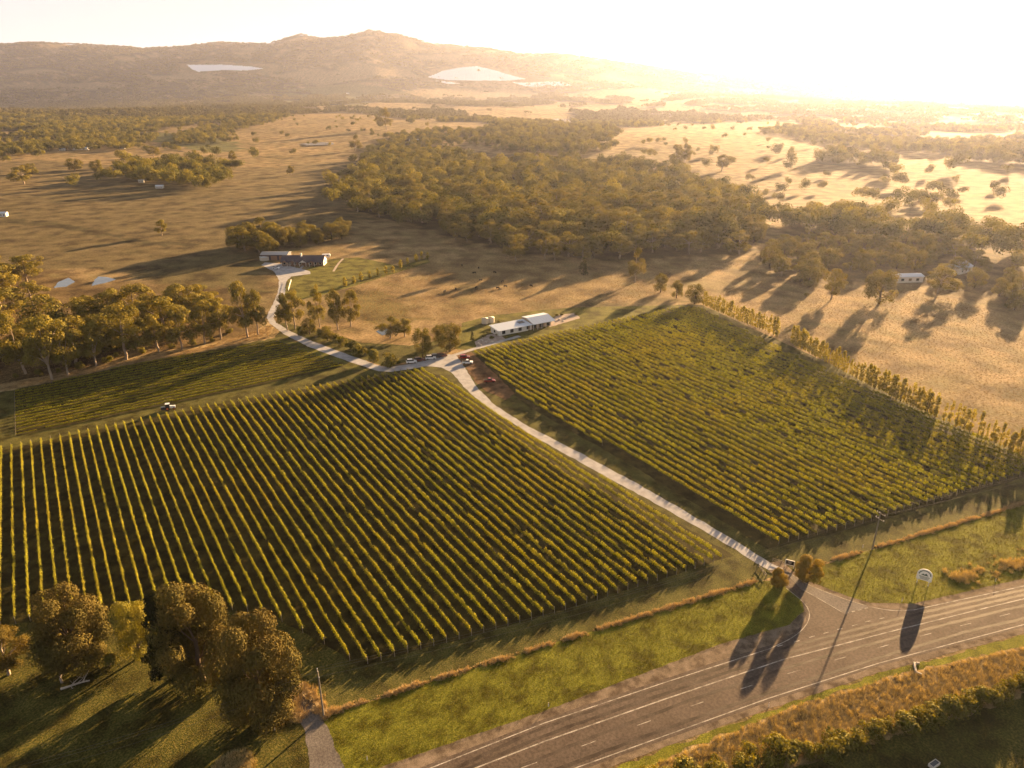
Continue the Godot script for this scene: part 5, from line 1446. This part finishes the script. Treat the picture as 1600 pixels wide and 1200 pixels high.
func make_vehicles() -> void:
	for a in [
		[Vector2(-42.98, -288.7), 0.25, "paint_white", "car", "white car at the left end of the parked line"],
		[Vector2(-39.97, -291.03), 0.3, "paint_maroon", "car", "dark red car second from the left of the parked line"],
		[Vector2(-35.26, -293.38), 0.2, "paint_white", "car", "white car in the middle of the parked line"],
		[Vector2(-33.09, -295.37), 0.25, "paint_dark", "car", "dark car fourth from the left of the parked line"],
		[Vector2(-30.65, -296.17), 0.25, "paint_maroon", "car", "dark red car at the right end of the parked line"],
		[Vector2(-20.59, -294.17), 0.1, "paint_red", "car", "red car parked nearest to the winery path"],
		[Vector2(-18.98, -287.94), 0.05, "paint_white", "ute", "white pickup parked beside the drive fork"],
		[Vector2(-8.96, -267.13), 0.1, "paint_red", "ute", "pale red pickup parked alone on the bare earth"],
		[Vector2(-152.38, -459.36), -0.3, "paint_white", "car", "white car parked in front of the homestead"],
	]:
		var t := car_parts(M[a[2]], a[4 - 1])
		t.name = numbered("parked_car" if a[3] == "car" else "pickup_truck")
		add_child(t)
		t.position = on(a[0], 0.02)
		t.rotation.y = a[1]
		tag(t, a[4], "car" if a[3] == "car" else "pickup truck", "parked vehicles")
	# tractor between the left blocks
	var k := thing("tractor", on(Vector2(-125.19, -240.66)), 0.35, "small tractor on the headland track between the left blocks", "tractor")
	var g := Geo.new()
	g.prism([Vector2(-0.6, 0.7), Vector2(1.9, 0.7), Vector2(1.95, 1.45), Vector2(-0.2, 1.6), Vector2(-0.6, 1.2)], -0.4, 0.4)
	part("hood", g.mesh(M.paint_white), k)
	g = Geo.new()
	g.prism([Vector2(-1.3, 1.0), Vector2(0.1, 1.2), Vector2(0.0, 2.4), Vector2(-1.25, 2.4)], -0.62, 0.62)
	part("cabin", g.mesh(M.glass), k)
	g = Geo.new()
	g.box(Vector3(-0.63, 2.46, 0), Vector3(1.5, 0.12, 1.4))
	part("roof", g.mesh(M.paint_white), k)
	for w in [[-0.8, 0.8, 0.85, 0.4], [1.4, 0.48, 0.68, 0.26]]:
		for s in [-1, 1]:
			g = Geo.new()
			g.tube(Vector3(w[0], w[1], s * w[2] - w[3] * 0.5), Vector3(w[0], w[1], s * w[2] + w[3] * 0.5), w[1], w[1], 18, Color.WHITE, true)
			var wh := part("wheel", g.mesh(M.rubber), k)
			g = Geo.new()
			g.tube(Vector3(w[0], w[1], s * w[2] - w[3] * 0.52), Vector3(w[0], w[1], s * w[2] + w[3] * 0.52), w[1] * 0.5, w[1] * 0.5, 12, Color.WHITE, true)
			part("rim", g.mesh(M.paint_orange), wh)
	g = Geo.new()
	g.tube(Vector3(1.2, 1.4, 0.3), Vector3(1.2, 2.3, 0.3), 0.05, 0.05, 8)
	part("exhaust", g.mesh(M.rubber), k)
	g = Geo.new()
	g.box(Vector3(-2.3, 0.9, 0), Vector3(1.4, 1.0, 1.2))
	g.tube(Vector3(-1.7, 0.6, 0), Vector3(-1.2, 0.6, 0), 0.06, 0.06, 6)
	part("spray_tank", g.mesh(M.paint_dark), k)

func pole(where: Vector2, tall: float, arms: Array, turn: float, label: String) -> Array:
	var t := thing("power_pole", on(where), turn, label, "power pole", "power poles")
	var g := Geo.new()
	g.tube(Vector3(0, -0.3, 0), Vector3(0, tall, 0), 0.2, 0.13, 10, Color.WHITE, true)
	part("shaft", g.mesh(M.grey_timber), t)
	var ends := []
	for y in arms:
		g = Geo.new()
		g.box(Vector3(0, tall - y, 0.18), Vector3(0.14, 0.16, 2.6))
		part("crossarm", g.mesh(M.grey_timber), t)
		for s in [-1.15, -0.45, 1.15]:
			g = Geo.new()
			g.tube(Vector3(0, tall - y + 0.08, 0.18 + s), Vector3(0, tall - y + 0.36, 0.18 + s), 0.07, 0.05, 8, Color.WHITE, true)
			part("insulator", g.mesh(M.porcelain), t)
			ends.append(t.transform * Vector3(0, tall - y + 0.36, 0.18 + s))
	return ends

func span(a: Vector3, b: Vector3, sag: float, label: String) -> void:
	var g := Geo.new()
	var last := a
	for i in range(1, 25):
		var u := i / 24.0
		var p := a.lerp(b, u) - Vector3(0, sag * 4.0 * u * (1.0 - u), 0)
		g.tube(last, p, 0.018, 0.018, 4)
		last = p
	var o := top("power_line", g.mesh(M.wire))
	tag(o, label, "power line", "overhead power lines")

func make_poles() -> void:
	var p1 := Vector2(-35.44, -101.57)
	var p2 := Vector2(92.35, -154.69)
	var p3 := Vector2(328.11, -251.18)
	var p0 := Vector2(-94.44, -75.76)
	var turn := atan2(-(p2 - p1).y, (p2 - p1).x)
	var a := pole(p1, 11.0, [0.3], turn, "timber power pole beside the farm track at the fence corner")
	var b := pole(p2, 11.0, [0.3, 1.9], turn, "timber power pole with two crossarms beyond the roadside lawn")
	var c := pole(p3, 11.0, [0.3], turn, "timber power pole beyond the right edge of the picture")
	var d := pole(p0, 11.0, [0.3], turn, "timber power pole beyond the lower left corner")
	for i in 3:
		var which: String = ["rear", "middle", "front"][i]
		span(a[i], b[i], 3.2, which + " overhead wire along the vine row ends between the two poles")
		span(b[i], c[i], 3.0, which + " overhead wire running off to the right from the double crossarm pole")
		span(d[i], a[i], 2.4, which + " overhead wire running off to the left from the pole by the farm track")

func arc(cx: float, cy: float, r: float, from: float, to: float, k: int) -> Array:
	var out := []
	for i in k + 1:
		var a := lerpf(from, to, float(i) / k)
		out.append(Vector2(cx + cos(a) * r, cy + sin(a) * r))
	return out

func make_signs() -> void:
	# arched white sign on the lawn
	var t := thing("arched_sign", on(Vector2(97.62, -140.34)), deg_to_rad(-32), "white arched sign board with dark emblem on the roadside lawn", "sign")
	var g := Geo.new()
	g.prism([Vector2(1.6, 1.4)] + arc(0, 2.9, 1.6, 0.0, PI, 20) + [Vector2(-1.6, 1.4)], -0.08, 0.08)
	part("board", g.mesh(M.sign_white), t)
	g = Geo.new()
	var outer := arc(0, 2.85, 1.32, 0.05, PI - 0.05, 20)
	var inner := arc(0, 2.85, 1.12, 0.05, PI - 0.05, 20)
	inner.reverse()
	g.prism(outer + inner, 0.082, 0.1)
	part("arch_lettering_band", g.mesh(M.sign_green), t)
	g = Geo.new()
	g.prism([Vector2(-0.75, 2.75), Vector2(-0.4, 3.2), Vector2(-0.1, 3.0), Vector2(0.25, 3.4), Vector2(0.75, 2.75)], 0.082, 0.1)
	part("emblem", g.mesh(M.sign_green), t)
	for i in 3:
		g = Geo.new()
		g.box(Vector3(0, 2.4 - i * 0.3, 0.09), Vector3(2.2 - i * 0.3, 0.13, 0.02))
		part("lettering_line", g.mesh(M.sign_green), t)
	for s in [-1, 1]:
		g = Geo.new()
		g.box(Vector3(s * 1.2, 0.7, -0.16), Vector3(0.16, 3.6, 0.14))
		part("post", g.mesh(M.sign_white), t)
	# black board at the entrance
	t = thing("entrance_sign", on(Vector2(68.3, -147)), deg_to_rad(-25), "black entrance sign board in a white frame beside the drive", "sign")
	g = Geo.new()
	g.box(Vector3(0, 1.5, 0), Vector3(1.9, 1.15, 0.08))
	part("board", g.mesh(M.sign_black), t)
	g = Geo.new()
	for s in [-1, 1]:
		g.box(Vector3(s * 1.02, 1.1, 0), Vector3(0.14, 2.2, 0.14))
		g.box(Vector3(0, 1.5 + s * 0.64, 0), Vector3(1.9, 0.13, 0.14))
	part("frame", g.mesh(M.sign_white), t)
	g = Geo.new()
	for i in 3:
		g.box(Vector3(0, 1.8 - i * 0.25, 0.05), Vector3(1.0 - 0.2 * i, 0.06, 0.02))
	part("lettering", g.mesh(M.sign_white), t)
	rail_fence([Vector2(65.1, -149.6), Vector2(66.8, -148.5), Vector2(68, -147.5), Vector2(69.4, -146.5)], 1.0, M.grey_timber, "low curved entrance fence right of the drive mouth")
	rail_fence([Vector2(60.8, -147.3), Vector2(61, -145.5), Vector2(61.4, -143.2)], 1.0, M.grey_timber, "low curved entrance fence left of the drive mouth")
	# guide posts
	for a in [[Vector2(-25.49, -92.09), "guide post on the near verge close to the bottom edge"], [Vector2(6.98, -103.99), "guide post on the verge at the middle of the highway"], [Vector2(89.76, -134.36), "guide post at the right lip of the junction"], [Vector2(115.72, -141.54), "guide post beside the golden grass at the right"], [Vector2(49.13, -103.99), "guide post on the far edge of the highway"], [Vector2(82.76, -114.54), "guide post by the culvert on the far edge of the highway"], [Vector2(90.14, -155.24), "white marker post on the dry grass line near the power pole"], [Vector2(-43.63, -98.36), "white marker post under the dense foreground tree"]]:
		var k := thing("guide_post", on(a[0]), 0.4, a[1], "post", "white guide posts")
		g = Geo.new()
		g.box(Vector3(0, 0.5, 0), Vector3(0.14, 1.05, 0.05))
		part("post", g.mesh(M.sign_white), k)
		g = Geo.new()
		g.box(Vector3(0, 0.88, 0.03), Vector3(0.1, 0.16, 0.02))
		part("reflector", g.mesh(M.lens_red), k)
	# culvert headwall and trough
	var c := thing("culvert", on(Vector2(82.14, -113.83)), deg_to_rad(70), "small concrete culvert headwall on the far roadside", "culvert")
	g = Geo.new()
	g.box(Vector3(0, 0.2, 0), Vector3(2.6, 0.7, 0.3))
	part("headwall", g.mesh(M.stone), c)
	for s in [-1, 1]:
		g = Geo.new()
		g.box(Vector3(s * 1.45, 0.12, 0.5), Vector3(0.25, 0.55, 1.2), Basis(Vector3.UP, s * 0.3))
		part("wing_wall", g.mesh(M.stone), c)
	t = thing("water_trough", on(Vector2(73.76, -91.05)), 0.5, "pale water trough in the dark field at the bottom right", "trough")
	g = Geo.new()
	for s in [-1, 1]:
		g.box(Vector3(0, 0.3, s * 0.42), Vector3(2.0, 0.6, 0.08))
		g.box(Vector3(s * 0.96, 0.3, 0), Vector3(0.08, 0.6, 0.76))
	part("basin", g.mesh(M.tank), t)
	g = Geo.new()
	g.box(Vector3(0, 0.45, 0), Vector3(1.84, 0.04, 0.76))
	part("water", g.mesh(M.water), t)
	# dead branches under the foreground gum
	rng.seed = 93
	for a in [[Vector2(-86.4, -109.08), 0.4, "pale fallen tree with bare branches under the lower left gum"], [Vector2(-90.87, -111.76), 2.2, "bleached fallen branch left of the fallen tree"]]:
		var f := thing("fallen_tree", on(a[0], 0.15), a[1], a[2], "fallen tree")
		g = Geo.new()
		limb(g, Vector3(-2.5, 0.1, 0), Vector3(2.6, 0.5, 0.2), 0.26, 0.12, 7)
		part("trunk", g.mesh(M.dead_wood), f)
		for i in 7:
			g = Geo.new()
			var s0 := Vector3(rng.randf_range(-1.0, 2.4), 0.3, 0)
			var s1 := s0 + Vector3(rng.randf_range(0.2, 1.8), rng.randf_range(0.3, 2.0), rng.randf_range(-1.6, 1.6))
			limb(g, s0, s1, 0.09, 0.03, 5)
			for j in 3:
				limb(g, s1, s1 + Vector3(rng.randf_range(-0.7, 0.9), rng.randf_range(-0.2, 0.8), rng.randf_range(-0.8, 0.8)), 0.03, 0.01, 4)
			part("branch", g.mesh(M.dead_wood), f)

# one continuous body: tapered bones joined by a smooth minimum, meshed as surface nets
func cow_mesh() -> ArrayMesh:
	var bones := [
		[Vector3(-0.75, 1.05, 0), Vector3(0.1, 0.98, 0), 0.34, 0.38], [Vector3(0.1, 0.98, 0), Vector3(0.7, 1.02, 0), 0.38, 0.33],
		[Vector3(0.7, 1.1, 0), Vector3(1.15, 0.75, 0), 0.24, 0.17], [Vector3(1.15, 0.72, 0), Vector3(1.4, 0.4, 0), 0.15, 0.09],
		[Vector3(1.13, 0.85, 0.05), Vector3(1.1, 0.87, 0.24), 0.05, 0.03], [Vector3(1.13, 0.85, -0.05), Vector3(1.1, 0.87, -0.24), 0.05, 0.03],
		[Vector3(-1.05, 1.2, 0), Vector3(-1.13, 0.55, 0), 0.045, 0.035]]
	for s in [-1, 1]:
		bones += [[Vector3(0.62, 0.85, s * 0.2), Vector3(0.6, 0.42, s * 0.19), 0.15, 0.085], [Vector3(0.6, 0.42, s * 0.19), Vector3(0.63, 0.03, s * 0.19), 0.08, 0.065],
			[Vector3(-0.78, 0.95, s * 0.2), Vector3(-0.68, 0.62, s * 0.2), 0.2, 0.11], [Vector3(-0.68, 0.62, s * 0.2), Vector3(-0.86, 0.42, s * 0.19), 0.11, 0.075], [Vector3(-0.86, 0.42, s * 0.19), Vector3(-0.82, 0.03, s * 0.19), 0.07, 0.065]]
	var step := 0.075
	var lo := Vector3(-1.35, -0.1, -0.6)
	var nx := 40
	var ny := 22
	var nz := 17
	var f := PackedFloat32Array()
	f.resize(nx * ny * nz)
	for i in nx:
		for j in ny:
			for k in nz:
				var p := lo + Vector3(i, j, k) * step
				var d := 9.0
				for b in bones:
					var ab: Vector3 = b[1] - b[0]
					var t := clampf((p - b[0]).dot(ab) / ab.length_squared(), 0, 1)
					var e: float = p.distance_to(b[0] + ab * t) - lerpf(b[2], b[3], t)
					var hh := clampf(0.5 + 0.5 * (d - e) / 0.07, 0, 1)
					d = lerpf(d, e, hh) - 0.07 * hh * (1.0 - hh)
				f[(i * ny + j) * nz + k] = d
	var at := {}
	var v := PackedVector3Array()
	var idx := PackedInt32Array()
	for i in nx - 1:
		for j in ny - 1:
			for k in nz - 1:
				var sum := Vector3.ZERO
				var n := 0
				for e in [[0, 0, 0, 1, 0, 0], [0, 1, 0, 1, 1, 0], [0, 0, 1, 1, 0, 1], [0, 1, 1, 1, 1, 1], [0, 0, 0, 0, 1, 0], [1, 0, 0, 1, 1, 0], [0, 0, 1, 0, 1, 1], [1, 0, 1, 1, 1, 1], [0, 0, 0, 0, 0, 1], [1, 0, 0, 1, 0, 1], [0, 1, 0, 0, 1, 1], [1, 1, 0, 1, 1, 1]]:
					var a0 := f[((i + e[0]) * ny + j + e[1]) * nz + k + e[2]]
					var a1 := f[((i + e[3]) * ny + j + e[4]) * nz + k + e[5]]
					if (a0 < 0.0) != (a1 < 0.0):
						sum += Vector3(i + e[0], j + e[1], k + e[2]).lerp(Vector3(i + e[3], j + e[4], k + e[5]), a0 / (a0 - a1))
						n += 1
				if n:
					at[Vector3i(i, j, k)] = v.size()
					v.append(lo + sum / n * step)
	for i in range(1, nx - 1):
		for j in range(1, ny - 1):
			for k in range(1, nz - 1):
				var a0 := f[(i * ny + j) * nz + k]
				for ax in 3:
					var q: Vector3i = [Vector3i(1, 0, 0), Vector3i(0, 1, 0), Vector3i(0, 0, 1)][ax]
					var a1 := f[((i + q.x) * ny + j + q.y) * nz + k + q.z]
					if (a0 < 0.0) == (a1 < 0.0):
						continue
					var u: Vector3i = [Vector3i(0, 1, 0), Vector3i(0, 0, 1), Vector3i(1, 0, 0)][ax]
					var w: Vector3i = [Vector3i(0, 0, 1), Vector3i(1, 0, 0), Vector3i(0, 1, 0)][ax]
					var o := Vector3i(i, j, k)
					var c := [at.get(o - u - w, 0), at.get(o - w, 0), at.get(o, 0), at.get(o - u, 0)]
					if a0 < 0.0:
						idx.append_array([c[0], c[2], c[1], c[0], c[3], c[2]])
					else:
						idx.append_array([c[0], c[1], c[2], c[0], c[2], c[3]])
	var st := SurfaceTool.new()
	st.begin(Mesh.PRIMITIVE_TRIANGLES)
	st.set_smooth_group(0)
	for p in v:
		st.add_vertex(p)
	for i in idx:
		st.add_index(i)
	st.generate_normals()
	st.set_material(M.cow_hide)
	return st.commit()

func make_cattle() -> void:
	var m := cow_mesh()
	rng.seed = 95
	var herd := [Vector2(-32.7, -466.5), Vector2(-23.7, -445.7), Vector2(-21.5, -459.4), Vector2(-19, -428.1), Vector2(-10.9, -447.4), Vector2(-5.8, -423.5), Vector2(-3.8, -413.2), Vector2(-20.9, -410.3), Vector2(-8.2, -408.9), Vector2(11.3, -414.6), Vector2(-38.5, -401.9), Vector2(-32.6, -407.4)]
	for i in herd.size():
		var o := top("cow", m)
		o.position = on(herd[i], 0.0)
		o.rotation.y = rng.randf() * TAU
		o.scale = Vector3.ONE * rng.randf_range(0.95, 1.1)
		tag(o, "%s black cow from the top of the herd grazing the straw paddock" % nth(i + 1), "cow", "cattle grazing in the straw paddock")


# ---------------------------------------------------------------- light and camera
func make_light() -> void:
	var cam := Camera3D.new()
	cam.name = "camera"
	add_child(cam)
	cam.position = Vector3(0, 110, 0)
	cam.rotation_degrees = Vector3(-22.533, 0, 0)
	cam.fov = 56.02
	cam.near = 1.0
	cam.far = 30000.0
	cam.current = true
	var az := deg_to_rad(SUN_AZIMUTH)
	var el := deg_to_rad(SUN_HEIGHT)
	var to_sun := Vector3(sin(az) * cos(el), sin(el), -cos(az) * cos(el))
	var sun := DirectionalLight3D.new()
	sun.name = "sun"
	add_child(sun)
	sun.look_at_from_position(Vector3.ZERO, -to_sun)
	sun.light_color = Color(1.0, 0.815, 0.58)
	sun.light_energy = 1.6
	sun.light_angular_distance = 0.6
	sun.shadow_enabled = true
	# evening sky: bright pale horizon, deeper overhead, a soft glow round the low sun
	var w := 512
	var hh := 256
	var im := Image.create(w, hh, false, Image.FORMAT_RGBF)
	for y in hh:
		var e := (0.5 - (y + 0.5) / hh) * PI
		for x in w:
			var u := ((x + 0.5) / w - 0.5) * TAU
			var d := Vector3(sin(u) * cos(e), sin(e), -cos(u) * cos(e))
			var k := exp(-pow(maxf(rad_to_deg(e), 0.0) / 24.0, 2.0))
			var col := Color(0.036, 0.038, 0.043).lerp(Color(0.1, 0.1, 0.1), k)
			var ang := rad_to_deg(acos(clampf(d.dot(to_sun), -1, 1)))
			var glow := 0.04 * exp(-ang / 8.0) + 0.012 * exp(-ang / 25.0)
			col += Color(1.0, 0.86, 0.62) * glow
			im.set_pixel(x, y, col)
	var sky := Sky.new()
	var sm_ := PanoramaSkyMaterial.new()
	sm_.panorama = ImageTexture.create_from_image(im)
	sky.sky_material = sm_
	var env := Environment.new()
	env.background_mode = Environment.BG_SKY
	env.sky = sky
	env.tonemap_mode = Environment.TONE_MAPPER_LINEAR
	env.tonemap_exposure = 8.6
	env.volumetric_fog_enabled = true
	env.volumetric_fog_density = 0.00003
	env.volumetric_fog_albedo = Color(0.84, 0.87, 1.0)
	env.volumetric_fog_anisotropy = 0.57
	env.sdfgi_enabled = true
	env.ssao_enabled = true
	env.ssil_enabled = true
	var we := WorldEnvironment.new()
	we.name = "environment"
	we.environment = env
	add_child(we)

func make_belts() -> void:
	for b in [
		[Vector2(-181.1, -821.1), Vector2(-229.9, -1122.3), Vector2(-262.2, -1554.6), Vector2(-110.9, -1307.7), Vector2(-36.9, -1077.9), Vector2(30.2, -1183.2), Vector2(97.1, -1139.8), Vector2(179.1, -1104.5), Vector2(226.2, -1014.1), Vector2(248.6, -870.9), Vector2(238.9, -701.1), Vector2(218.6, -645.4), Vector2(129.8, -745.1), Vector2(12.8, -735.8), Vector2(-67.5, -777), Vector2(-142, -820.7)],
		[Vector2(-143.9, -662.6), Vector2(-183.5, -832.3), Vector2(-144.8, -837.6), Vector2(-68.8, -792.7), Vector2(13.1, -750.8), Vector2(132.5, -761.5), Vector2(224.4, -665.4), Vector2(176.3, -513.7), Vector2(138.5, -518.1), Vector2(90.9, -509.5), Vector2(44.1, -493), Vector2(0, -522.5), Vector2(-57.5, -593.2), Vector2(-104.1, -623.1)],
		[Vector2(-280.9, -1669.6), Vector2(-171, -1854.8), Vector2(-102.1, -1554), Vector2(-117.6, -1389.8), Vector2(-199.5, -1475.7)],
		[Vector2(-84.8, -1548), Vector2(0, -2829.9), Vector2(131.8, -2252.3), Vector2(233.9, -1743.6), Vector2(176.7, -1304.6), Vector2(83.4, -1227), Vector2(0, -1298.5)],
		[Vector2(-494, -911.6), Vector2(-559, -1109.8), Vector2(-494.4, -1159.7), Vector2(-405.6, -1093.6), Vector2(-336.9, -880.8), Vector2(-362.8, -840.5), Vector2(-422.1, -891.4)],
		[Vector2(174.6, -2087.2), Vector2(277.3, -3177.2), Vector2(455.4, -3428), Vector2(591.4, -2958.4), Vector2(431.8, -2244.3)],
		[Vector2(-1580.5, -2224.5), Vector2(-3497.9, -4973.6), Vector2(-2903.8, -5416.3), Vector2(-2139.7, -5029.3), Vector2(-1103.8, -2598.3), Vector2(-1304.9, -2405.4)],
		[Vector2(-1064.2, -1924), Vector2(-1121.4, -2357.3), Vector2(-1140.2, -3197.6), Vector2(-1338.5, -5417.8), Vector2(-1008.3, -4131), Vector2(-869.2, -2425.9), Vector2(-886.3, -2036.5)],
		[Vector2(-912.8, -1400.5), Vector2(-1046.5, -1704.5), Vector2(-979.2, -1914.9), Vector2(-828.3, -1743.1), Vector2(-709.2, -1408.1), Vector2(-842.3, -1401.5)],
		[Vector2(-778.5, -1746.5), Vector2(-804, -1917.5), Vector2(-668.6, -1817.4), Vector2(-613.5, -1617.3), Vector2(-654.6, -1519.9)],
		[Vector2(-765.2, -1822.1), Vector2(-810.7, -2061.5), Vector2(-944.4, -2840), Vector2(-920.7, -3364.3), Vector2(-800.8, -3215), Vector2(-708.9, -2297.3), Vector2(-700.1, -1896.8)],
		[Vector2(-3675.9, -5579.7), Vector2(-3588.9, -5904.1), Vector2(-2893, -5877.3), Vector2(-2324.4, -6051), Vector2(-1883.2, -6059.7), Vector2(-1838.4, -5904.6), Vector2(-2176.8, -5641.9), Vector2(-2762.5, -5598), Vector2(-3327.6, -5453.7)],
		[Vector2(-3100.9, -6119.5), Vector2(-2762.8, -6028.8), Vector2(-2141.3, -6093), Vector2(-2151.6, -5975.5), Vector2(-2686.4, -5852.9), Vector2(-3103.6, -6016.2)],
		[Vector2(-756.2, -6168.5), Vector2(-100.7, -6150.5), Vector2(484.9, -5910), Vector2(374.7, -5699), Vector2(-197.9, -6034.4)],
		[Vector2(1064.8, -6501.7), Vector2(1836.9, -7019.1), Vector2(2723.7, -6644.1), Vector2(2506.2, -6094.4), Vector2(1697.2, -6468.9)],
		[Vector2(-3621.4, -5157.4), Vector2(-3365.8, -5857.2), Vector2(-2610, -5902.7), Vector2(-1832.4, -5883.3), Vector2(-1709.3, -5616.9), Vector2(-2155.4, -5119.2), Vector2(-2903.8, -5416.3)],
		[Vector2(-1146.5, -1704.6), Vector2(-1157, -1917.5), Vector2(-1165.8, -2214.4), Vector2(-1037.9, -1904.8), Vector2(-1004.2, -1610.4)],
		[Vector2(-877.6, -3529.8), Vector2(-734.2, -3693.9), Vector2(-446.4, -3359.8), Vector2(-365.7, -2746), Vector2(-633.3, -3175.9)],
		[Vector2(-985.5, -1457.2), Vector2(-1004.6, -1546.3), Vector2(-901.7, -1461.1), Vector2(-794.3, -1264), Vector2(-841.9, -1238.5)],
		[Vector2(210.5, -620), Vector2(265.3, -673.5), Vector2(298.2, -640.9), Vector2(347, -606.1), Vector2(369.3, -518.1), Vector2(339.7, -442.4), Vector2(325.2, -450.7), Vector2(302.4, -522.5), Vector2(270.4, -565.8), Vector2(225.3, -565.9)],
		[Vector2(593.1, -1861.8), Vector2(791.3, -2101.6), Vector2(752.4, -1687.4), Vector2(1027.2, -1431.3), Vector2(829.8, -1148.9), Vector2(610.6, -1335.9)],
		[Vector2(571.6, -2857.4), Vector2(916.3, -2973.1), Vector2(834.9, -2705.7), Vector2(531.5, -2653.6)],
		[Vector2(-499.4, -3003.7), Vector2(-354.2, -3559.1), Vector2(-160.9, -3228.5), Vector2(-229.9, -2760.3), Vector2(-327.3, -2454.5)],
		[Vector2(-955.4, -4821.8), Vector2(-703.6, -5336.6), Vector2(-159.8, -4837.2), Vector2(128.8, -3886.6), Vector2(-322.2, -3893.3)],
	]:
		belts.append(PackedVector2Array(b))

func _ready() -> void:
	make_light()
	make_materials()
	make_land()
	make_sheets()
	make_plants()
	make_vineyard()
	make_trees()
	make_belts()
	make_far_woods()
	make_grass()
	make_winery()
	make_homestead()
	make_far_buildings()
	make_vehicles()
	make_poles()
	make_signs()
	make_cattle()
